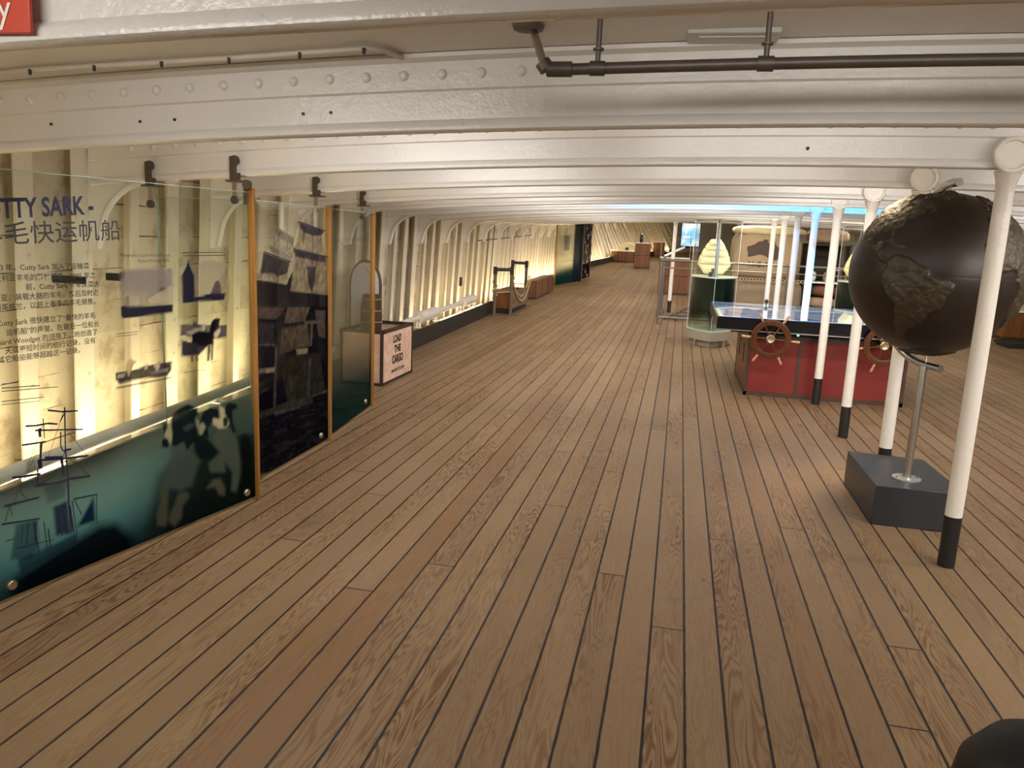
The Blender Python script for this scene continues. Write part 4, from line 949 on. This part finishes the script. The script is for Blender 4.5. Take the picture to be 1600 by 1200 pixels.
# shelving with glazed boxes right of the bale
def vitrine(name, lo, hi, zg, label, parts=True, cat='display cabinet', mat='cab', tiers=1, group='wooden display cabinets'):
    (xa, ya, za), (xb, yb, zb_) = lo, hi
    t = thing(name, ((xa+xb)/2, (ya+yb)/2, za), label, cat, group)
    MB().box((xa+.01, ya+.01, za), (xb-.01, yb-.01, za+.05)).build('plinth', 'cabdark', t)
    h = (zb_-.03-za-.05)/tiers
    for i in range(tiers):
        MB().box((xa, ya, za+.05+i*h), (xb, yb, za+.05+(i+1)*h-.02)).build('body' if i == 0 else 'upper_body', mat, t, bevel=.004)
        if i < tiers-1: MB().box((xa+.01, ya+.01, za+.05+(i+1)*h-.02), (xb-.01, yb-.01, za+.05+(i+1)*h)).build('shadow_gap', 'cabdark', t)
    MB().box((xa+.006, ya+.006, zb_-.05), (xb-.006, yb-.006, zb_-.028)).build('shadow_gap', 'cabdark', t)
    MB().box((xa, ya, zb_-.03), (xb, yb, zb_)).build('display_top', 'cabwhite', t)
    if zg:
        g = MB(); g.add([(xa+.01, ya+.01, zb_), (xb-.01, ya+.01, zb_), (xb-.01, yb-.01, zb_), (xa+.01, yb-.01, zb_), (xa+.01, ya+.01, zg), (xb-.01, ya+.01, zg), (xb-.01, yb-.01, zg), (xa+.01, yb-.01, zg)], [(0, 1, 5, 4), (1, 2, 6, 5), (2, 3, 7, 6), (3, 0, 4, 7), (4, 5, 6, 7)])
        go = g.build('glass_hood', 'caseglass', t)
        e = MB()
        for p_, q_ in ((xa+.01, ya+.01), (xb-.01, ya+.01), (xb-.01, yb-.01), (xa+.01, yb-.01)): e.tube([(p_, q_, zb_), (p_, q_, zg)], .006, 6)
        e.tube([(xa+.01, ya+.01, zg), (xb-.01, ya+.01, zg), (xb-.01, yb-.01, zg), (xa+.01, yb-.01, zg)], .006, 6, closed=True)
        e.build('glass_edges', 'steel', go)
    return t
xs0, xs1 = 2.50, 3.35
zs = S(17.)
t_ = thing('display_shelving', ((xs0+xs1)/2, 17.2, zs), 'dark display shelving with glazed box right of the wool bale', 'shelving')
for x in (xs0, xs1-.04): MB().box((x, 16.9, zs), (x+.04, 17.6, zs+1.62)).build('side_board', 'cabdark', t_)
MB().box((xs0, 17.56, zs), (xs1, 17.60, zs+1.62)).build('back_board', 'cabdark', t_)
for z in (.03, .84, 1.60): MB().box((xs0, 16.9, zs+z), (xs1, 17.56, zs+z+.03)).build('shelf', 'cabdark' if z > 1 else 'cabwhite', t_)
g = MB().box((xs0+.05, 16.91, zs+.872), (xs1-.05, 17.5, zs+1.40)); g.build('glass_box', 'caseglass', t_)
for i, (x, z, l, lab) in enumerate(((2.62, .872, .14, 'pale folded paper exhibit in the dark display shelving'), (2.95, 1.10, .30, 'white curved bone exhibit in the dark display shelving'), (2.90, .872, .16, 'brown leather exhibit in the dark display shelving'))):
    o = pillow((x, 17.05, zs+z), (x+l, 17.25, zs+z+(.2 if i != 1 else .06)), .1, 3, 8, 5).build(['folded_paper', 'bone_relic', 'leather_case'][i], ['cabwhite', 'cabwhite', 'sack'][i]); tag(o, lab, 'exhibit')
    if i == 1: MB().box((x, 17.1, zs+.872), (x+.03, 17.13, zs+z)).build('support', 'steel', o)
for i, (z, h, lab) in enumerate(((.06, .25, 'brown basket at the foot of the dark display shelving'), (.33, .22, 'middle brown basket stacked in the dark display shelving'), (.57, .24, 'top brown basket of the stack in the dark display shelving'))):
    o = pillow((2.62+.03*i, 16.95, zs+z), (3.2, 17.45, zs+z+h), .1, 3.2, 10, 6).build('basket', ['basket', 'sack', 'cab'][i]); tag(o, lab, 'basket', 'stacked brown baskets')
o = pillow((2.5, 16.9, zs+1.632), (3.32, 17.5, zs+1.93), .1, 3).build('sacking', 'sack'); tag(o, 'brown folded sacking lying on top of the dark display shelving', 'sacking')

# brown cabinet with glass hood behind the rail, and the far cabinets
z = S(22.4)
vitrine('display_cabinet', (-.56, 22.3, z), (.26, 23.1, z+1.02), z+1.55, 'brown cabinet with glass hood behind the left corner of the rail', tiers=2)
o = MB(); o.grid(lambda u, v: (-.45+.55*u, 22.45+.4*v, z+1.022+.28*u+.05*math.sin(PI*v)), 8, 4); ob = o.build('model_hull', 'cabwhite', solid=.02); tag(ob, 'pale sloping exhibit under the hood of the cabinet behind the rail', 'exhibit')
z = S(33.1)
vitrine('display_cabinet', (-1.88, 33.1, z), (-1.26, 33.8, z+1.05), z+1.60, 'tall brown two tier cabinet with glass hood at the far end', tiers=2)
o = MB().lathe([(.05, 0), (.075, .06), (.06, .2), (.045, .30), (.07, .34), (.001, .40)], (-1.66, 33.4, z+1.05), 14).build('bottle', 'gloss'); tag(o, 'small black bottle shaped exhibit on the tall far cabinet', 'exhibit')
z = S(36.2)
tl = thing('display_cabinet', (-2.5, 36.6, z), 'low brown cabinet of four panels with angled front beyond the printed panels', 'display cabinet', 'wooden display cabinets')
fx = [(-3.12, 36.2), (-2.78, 36.15), (-2.44, 36.10), (-2.08, 36.25), (-1.80, 36.45)]
for (a, b), (c_, d_) in zip(fx, fx[1:]):
    MB().prism([(a+.015, b), (c_-.015, d_), (c_-.015, d_+.7), (a+.015, b+.7)], z+.06, z+.50, lambda p, q, h: (p, q, h)).build('front_panel', 'cab', tl)
MB().prism(fx+[(-1.8, 37.2), (-3.12, 37.0)], z+.5, z+.56, lambda p, q, h: (p, q, h)).build('display_top', 'cabwhite', tl)
MB().prism([(a, b+.03) for a, b in fx]+[(-1.8, 37.2), (-3.12, 37.0)], z+.0, z+.5, lambda p, q, h: (p, q, h)).build('carcass', 'cabdark', tl)
o = MB().grid(lambda u, v: (-2.85+.9*u, 36.6+.1*math.sin(PI*u), z+.56+.34*v*math.sin(PI*u)**.5+.02), 12, 5).build('whale_bone', 'baletop', solid=.04); tag(o, 'pale oval exhibit standing on the low far cabinet', 'exhibit')
o = MB().box((-2.5, 36.4, z+.56), (-2.36, 36.5, z+.68)).build('caption_block', 'cabdark'); tag(o, 'small dark caption block in front of the pale oval exhibit', 'caption block')
z = S(43)
vitrine('display_cabinet', (-1.42, 41.6, S(41.6)), (-.85, 42.2, S(41.6)+.75), None, 'small brown cabinet farthest away beyond the tall two tier one')

# hanging screen
z = S(25)
q0, q1 = at_y(1065, 347, 24.6), at_y(1093, 388, 24.6)
tv = thing('television', ((q0.x+q1.x)/2, 24.6, q1.z), 'wall screen glowing pale blue with dark bezel, left of the glass case', 'television')
MB().box((q0.x, 24.6, q1.z), (q1.x, 24.66, q0.z)).build('bezel', 'gloss', tv, bevel=.006)
t = NT('tv_picture'); x, y, zz, v = t.xyz(); n = t.noise(v, 4., 3)
cc = t.mix(t.ramp(n, .42, .60), (.25, .62, .95), (.85, .93, 1.)); cc = t.mix(t.ramp(t.noise(v, 7, 2), .66, .7), cc, (.12, .22, .45))
tvm = t.done(t.n('ShaderNodeEmission', i_0=cc, i_1=1.1).outputs[0])
MB().box((q0.x+.03, 24.594, q1.z+.05), (q1.x-.03, 24.6, q0.z-.03)).build('screen', tvm, tv, at=(q0.x, 24.594, q1.z))
MB().tube([((q0.x+q1.x)/2, 24.64, q0.z-.05), ((q0.x+q1.x)/2, 24.64, ceil_z(0, 24.6))], .02, 10).build('hanger', 'gloss', tv)

# ------------------------------------------------------------------ the cargo box with cask and arched board
tcg = thing('activity_box', (-3.15, 7.9, 0), 'pale plywood box lettered with cargo words beside the third panel', 'box')
X1, X0, Y0, Y1, HT = -2.915, -3.36, 7.46, 8.36, .575
m = MB(); m.box((X0, Y0, .03), (X0+.015, Y1, HT-.03)); m.box((X0, Y1-.015, .03), (X1, Y1, HT-.03)); m.build('rear_panels', 'crate', tcg)
MB().box((X0+.015, Y0-.004, .03), (X1-.02, Y0+.012, HT-.03)).build('front_panel', 'crate', tcg)
MB().box((X1-.012, Y0+.02, .03), (X1+.004, Y1-.02, HT-.03)).build('side_panel', 'crate', tcg)
e = MB()
for x, y in ((X0, Y0), (X1, Y0), (X0, Y1), (X1, Y1)): e.box((x-.018, y-.018, .001), (x+.010, y+.010, HT))
e.box((X0-.01, Y0-.012, .001), (X1+.010, Y1+.010, .03))
for lo, hi in (((X0-.012, Y0-.014, HT-.03), (X1+.012, Y0+.03, HT)), ((X0-.012, Y1-.03, HT-.03), (X1+.012, Y1+.014, HT)), ((X0-.012, Y0, HT-.03), (X0+.03, Y1, HT)), ((X1-.03, Y0, HT-.03), (X1+.012, Y1, HT))): e.box(lo, hi)
e.build('dark_frame', 'crateedge', tcg)
MB().box((X0+.01, Y0+.01, HT-.12), (X1-.01, Y1-.01, HT-.11)).build('inner_tray', 'crateedge', tcg)
def side_text(body, yc, zc, wid, hgt, bold):
    cu = bpy.data.curves.new('t', 'FONT'); cu.body = body; cu.size = 1; cu.offset = bold; to = bpy.data.objects.new('t', cu); C.objects.link(to); bpy.context.view_layer.update()
    me = bpy.data.meshes.new_from_object(to.evaluated_get(bpy.context.evaluated_depsgraph_get())); bpy.data.objects.remove(to)
    vs = [v.co for v in me.vertices]; xa = min(v.x for v in vs); xb = max(v.x for v in vs); za = min(v.y for v in vs); zb2 = max(v.y for v in vs)
    MB().add([(X1+.006, yc+((v.x-xa)/(xb-xa)-.5)*wid, zc+((v.y-za)/(zb2-za)-.5)*hgt) for v in vs], [tuple(f.vertices) for f in me.polygons]).build('stencil_lettering', 'crateedge', tcg)
side_text('LOAD', 7.88, .455, .25, .085, .05); side_text('THE', 7.89, .345, .20, .080, .05); side_text('CARGO', 7.90, .235, .33, .095, .05); side_text('BROUGHT TO SHIP', 7.91, .115, .38, .034, .03)
tk = thing('cask', (-3.17, 7.78, HT-.11), 'small dark hooped cask standing in the cargo box', 'cask')
prof = [(.085, 0), (.105, .08), (.115, .20), (.110, .32), (.088, .45)]
MB().lathe(prof, (-3.17, 7.78, HT-.108), 24).build('staves', 'basket', tk)
for zz, r_ in ((.06, .103), (.16, .1145), (.28, .1145), (.40, .10)): MB().tube([(-3.17+r_*math.cos(2*PI*i/24), 7.78+r_*math.sin(2*PI*i/24), HT-.108+zz) for i in range(24)], .008, 6, closed=True).build('hoop', 'hoop', tk)
MB().tube([(-3.17, 7.78, HT+.34), (-3.14, 7.8, HT+.40), (-3.20, 7.82, HT+.52), (-3.27, 7.86, HT+.62)], .006, 6).build('rope_sling', 'rope', tk)
ta = thing('arched_board', (-3.36, 8.0, HT-.11), 'arched pale lavender board with dark rim behind the cask', 'board')
def archpts(w_, h_, x_, z_, n=14): return [(x_-w_, z_), (x_+w_, z_)] + [(x_+w_*math.cos(a), z_+h_-w_*1.5+1.5*w_*math.sin(a)) for a in [PI*i/n for i in range(n+1)]]
MB().prism(archpts(.185, .80, -3.335, HT-.108), 8.0, 8.03, lambda p, q, h: (p, h, q)).build('rim', 'archedge', ta)
MB().prism(archpts(.16, .765, -3.335, HT-.10), 7.992, 8.0, lambda p, q, h: (p, h, q)).build('face', 'arch', ta)

# ------------------------------------------------------------------ rope frames, trough and low box along the side
def hframe(xa, xb, y, h, label, yb=None):
    z = S(y); t = thing('rope_frame', ((xa+xb)/2, y, z), label, 'frame', 'black topped rope frames')
    yb = y if yb is None else yb
    for x, yy in ((xa, y), (xb, yb)):
        MB().tube([(x, yy, z+.012), (x, yy, z+h)], .034, 10).build('post', 'frametimber', t)
        MB().box((x-.036, yy-.036, z+h-.13), (x+.036, yy+.036, z+h+.02)).build('post_cap', 'frameblack', t, bevel=.006)
        MB().lathe([(.16, 0), (.16, .01), (.14, .015), (.001, .015)], (x, yy, z), 24).build('foot_disc', 'frametimber', t)
    MB().tube([(xa, y, z+h-.035), (xb, yb, z+h-.035)], .034, 10).build('crossbar', 'frameblack', t)
    MB().tube([(xa, y, z+h*.48), (xb, yb, z+h*.5)], .010, 8).build('tie_rope', 'rope', t)
    c = MB(); c.tube([(xa+.045*math.cos(k), y-.0+.045*math.sin(k), z+h*.42+.028*k) for k in [j*.45 for j in range(24)]], .012, 6); c.build('rope_whipping', 'rope', t)
    return t
hframe(-3.47, -3.21, 14.75, .93, 'nearer rope frame with black crossbar standing before the orange trough', 15.05)
hframe(-3.62, -3.31, 17.05, .97, 'farther rope frame with black crossbar standing behind the orange trough')
z = S(15.9)
tq = thing('cargo_trough', (-3.40, 16.0, z), 'open timber trough with orange end board between the two rope frames', 'trough')
MB().box((-3.56, 15.22, z+.10), (-3.22, 15.26, z+.43)).build('end_board', 'orange', tq)
MB().box((-3.58, 16.75, z+.10), (-3.22, 16.79, z+.43)).build('end_board', 'orange', tq)
for x in (-3.58, -3.22): MB().box((x-.016, 15.2, z+.10), (x+.016, 16.82, z+.45)).build('side_board', 'plank', tq)
MB().box((-3.56, 15.24, z+.002), (-3.24, 16.8, z+.10)).build('base', 'frameblack', tq)
MB().box((-3.60, 15.18, z+.43), (-3.19, 15.40, z+.47)).build('rim_board', 'plank', tq)
MB().box((-3.56, 15.4, z+.30), (-3.24, 16.7, z+.31)).build('inner_floor', 'frameblack', tq)
tp_ = thing('hanging_rope', (-3.2, 15.9, z+.6), 'pale rope looping over the side of the timber trough', 'rope')
MB().tube([(-3.21+.012*math.sin(5*k), 15.1+1.9*k, z+.30+.42*(2*k-1)**2*.9) for k in [j/20 for j in range(21)]], .014, 8).build('upper_loop', 'rope', tp_)
MB().tube([(-3.185, 15.1+1.9*k, z+.20+.45*(2*k-1)**2) for k in [j/20 for j in range(21)]], .014, 8).build('lower_loop', 'rope', tp_)
z = S(19)
tx = thing('wooden_chest', (-3.5, 19.9, z), 'low brown wooden chest along the side beyond the rope frames', 'chest')
MB().prism([(-3.64, .02), (-3.36, .02), (-3.36, .43), (-3.64, .40)], 18.65, 21.2, lambda p, q, h: (p, h, z+q+.04*(h-18.65)/2.5)).build('body', 'cab', tx)
MB().prism([(-3.655, .40), (-3.35, .43), (-3.35, .45), (-3.655, .42)], 18.62, 21.22, lambda p, q, h: (p, h, z+q+.04*(h-18.65)/2.5)).build('lid', 'plank', tx)
e = MB()
for yy in (18.64, 19.5, 20.35, 21.19): e.box((-3.362, yy-.012, z+.02), (-3.352, yy+.012, z+.44))
e.box((-3.64, 18.63, z), (-3.352, 21.2, z+.03)); e.build('dark_joints', 'cabdark', tx)

# lagged pipe on the kick board
def pipe_x(y): return kick(y)-.06
def pipe_z(y): return S(y)+np.interp(y, [0, 4.5, 10, 16, 60], [.27, .30, .385, .40, .40])
tlp = thing('lagged_pipe', (pipe_x(10), 10, .38), 'white lagged pipe on small brackets along the foot of the side', 'pipe')
MB().tube([(pipe_x(y), y, pipe_z(y)) for y in np.arange(1.0, 13.9, .4)], .042, 14).build('pipe_run', 'sleeve', tlp)
for ya in (1.6, 10.45, 12.95): MB().tube([(pipe_x(ya), ya-.004, pipe_z(ya)), (pipe_x(ya), ya, pipe_z(ya)), (pipe_x(ya+.85), ya+.85, pipe_z(ya+.85)), (pipe_x(ya+.85), ya+.854, pipe_z(ya+.85))], [.045, .085, .085, .045], 18).build('lagging_sleeve', 'sleeve', tlp)
for ya in (2.2, 5.2, 8.2, 10.4, 11.35, 12.9, 13.8):
    b_ = MB(); b_.box((pipe_x(ya)-.01, ya-.01, S(ya)+.252), (pipe_x(ya)+.01, ya+.01, pipe_z(ya)-.03)); b_.box((pipe_x(ya)-.03, ya-.05, S(ya)+.25), (pipe_x(ya)+.06, ya+.05, S(ya)+.258)); b_.build('bracket', 'cabwhite', tlp)
for (a, b), lab in (((11.6, 14.6), 'glowing warm light strip behind the kick board before the rope frames'), ((3.30, 3.60), 'short glowing light strip behind the head of the left printed dog'), ((2.55, 2.75), 'short glowing light strip behind the printed masts of the first panel'), ((15.5, 22.8), 'glowing warm light strip behind the low wooden chest'), ((28., 36.0), 'glowing warm light strip behind the far kick board')):
    m = MB(); n = 12
    m.tube([(kick(y)-.075, y, S(y)+.225) for y in np.linspace(a, b, n)], .012, 8); o = m.build('light_strip', 'led', at=(kick(a), a, S(a))); tag(o, lab, 'light', 'light strips')

# black batten brackets and a small black box on the ship's side
for px, py, w_, lab in ((103, 437, .22, 'black iron batten bracket behind the Chinese text'), (176, 433, .10, 'short black iron bracket behind the top left photograph')):
    y = 3.95; 
    q = at_y(px, py, y); q.x = hull_x(y, q.z)
    k = q.z; q = at_y(px, py, 4.05)
    o = MB().box((q.x-w_/2, 4.05, q.z-.022), (q.x+w_/2, 4.09, q.z+.022)).build('iron_bracket', 'black', bevel=.004); tag(o, lab, 'bracket')
y = 14.0; o = MB().box((hull_x(y, .6)-.0, y-.04, .60+S(y)), (hull_x(y, .6)+.04, y+.04, .76+S(y))).build('socket_box', 'black', bevel=.006); tag(o, 'small black socket box on a frame above the light strip', 'socket')
# thin rail hung on the side
q = [(760, 384), (830, 376), (832, 366)]
tn = thing('hanging_rail', (-3.85, 17., 1.5), 'thin dark rail hung on the side above the rope frames', 'rail')
pts = [Vector((hull_x(y, 1.45)+.03, y, 1.42+S(y)+.012*(y-15))) for y in (15., 17., 19., 21.)]
MB().tube(pts, .012, 8).build('rail_bar', 'bracket', tn)
for p in pts[1:]: MB().tube([p, (p.x, p.y, p.z+.3)], .009, 8).build('hanger', 'bracket', tn)

# ------------------------------------------------------------------ right side and the corner
q = at_floor(1578, 546)
td = thing('slatted_rack', (6.2, 15.0, S(15)), 'low dark slatted rack on the floor at the right edge', 'rack')
z = S(15)
for k in range(4): MB().box((5.65, 14.9+k*.16, z+.05), (6.7, 15.0+k*.16, z+.09)).build('slat', 'frameblack', td)
for x in (5.7, 6.6): MB().box((x, 14.9, z+.001), (x+.05, 15.5, z+.05)).build('bearer', 'frameblack', td)
z = S(17.2); vitrine('display_cabinet', (6.05, 16.2, z), (6.55, 18.0, z+.55), None, 'low orange brown cabinet at the right edge behind the globe', mat='orange')

# black rounded stool in the near right corner
dc = ray(1640, 1255); y_ = 1.45
c = Vector((dc.x*y_/dc.y, y_, 0)); zt_ = CAM_H+dc.z*y_/dc.y
tz = thing('stool', (c.x, c.y, 0), 'black round topped stool cut off by the near right corner', 'stool')
R_ = .165
MB().lathe([(R_*.2, zt_-.16), (R_*.8, zt_-.14), (R_*.98, zt_-.09), (R_, zt_-.03), (R_*.93, zt_+.04), (R_*.7, zt_+.095), (R_*.35, zt_+.12), (.001, zt_+.127)], (c.x, c.y, 0), 40).build('seat', 'pouf', tz)
MB().lathe([(.03, .02), (.03, zt_-.13)], (c.x, c.y, 0), 20).build('pedestal', 'black', tz)
MB().lathe([(.20, .001), (.20, .012), (.05, .03), (.03, .035)], (c.x, c.y, 0), 32).build('base', 'black', tz)
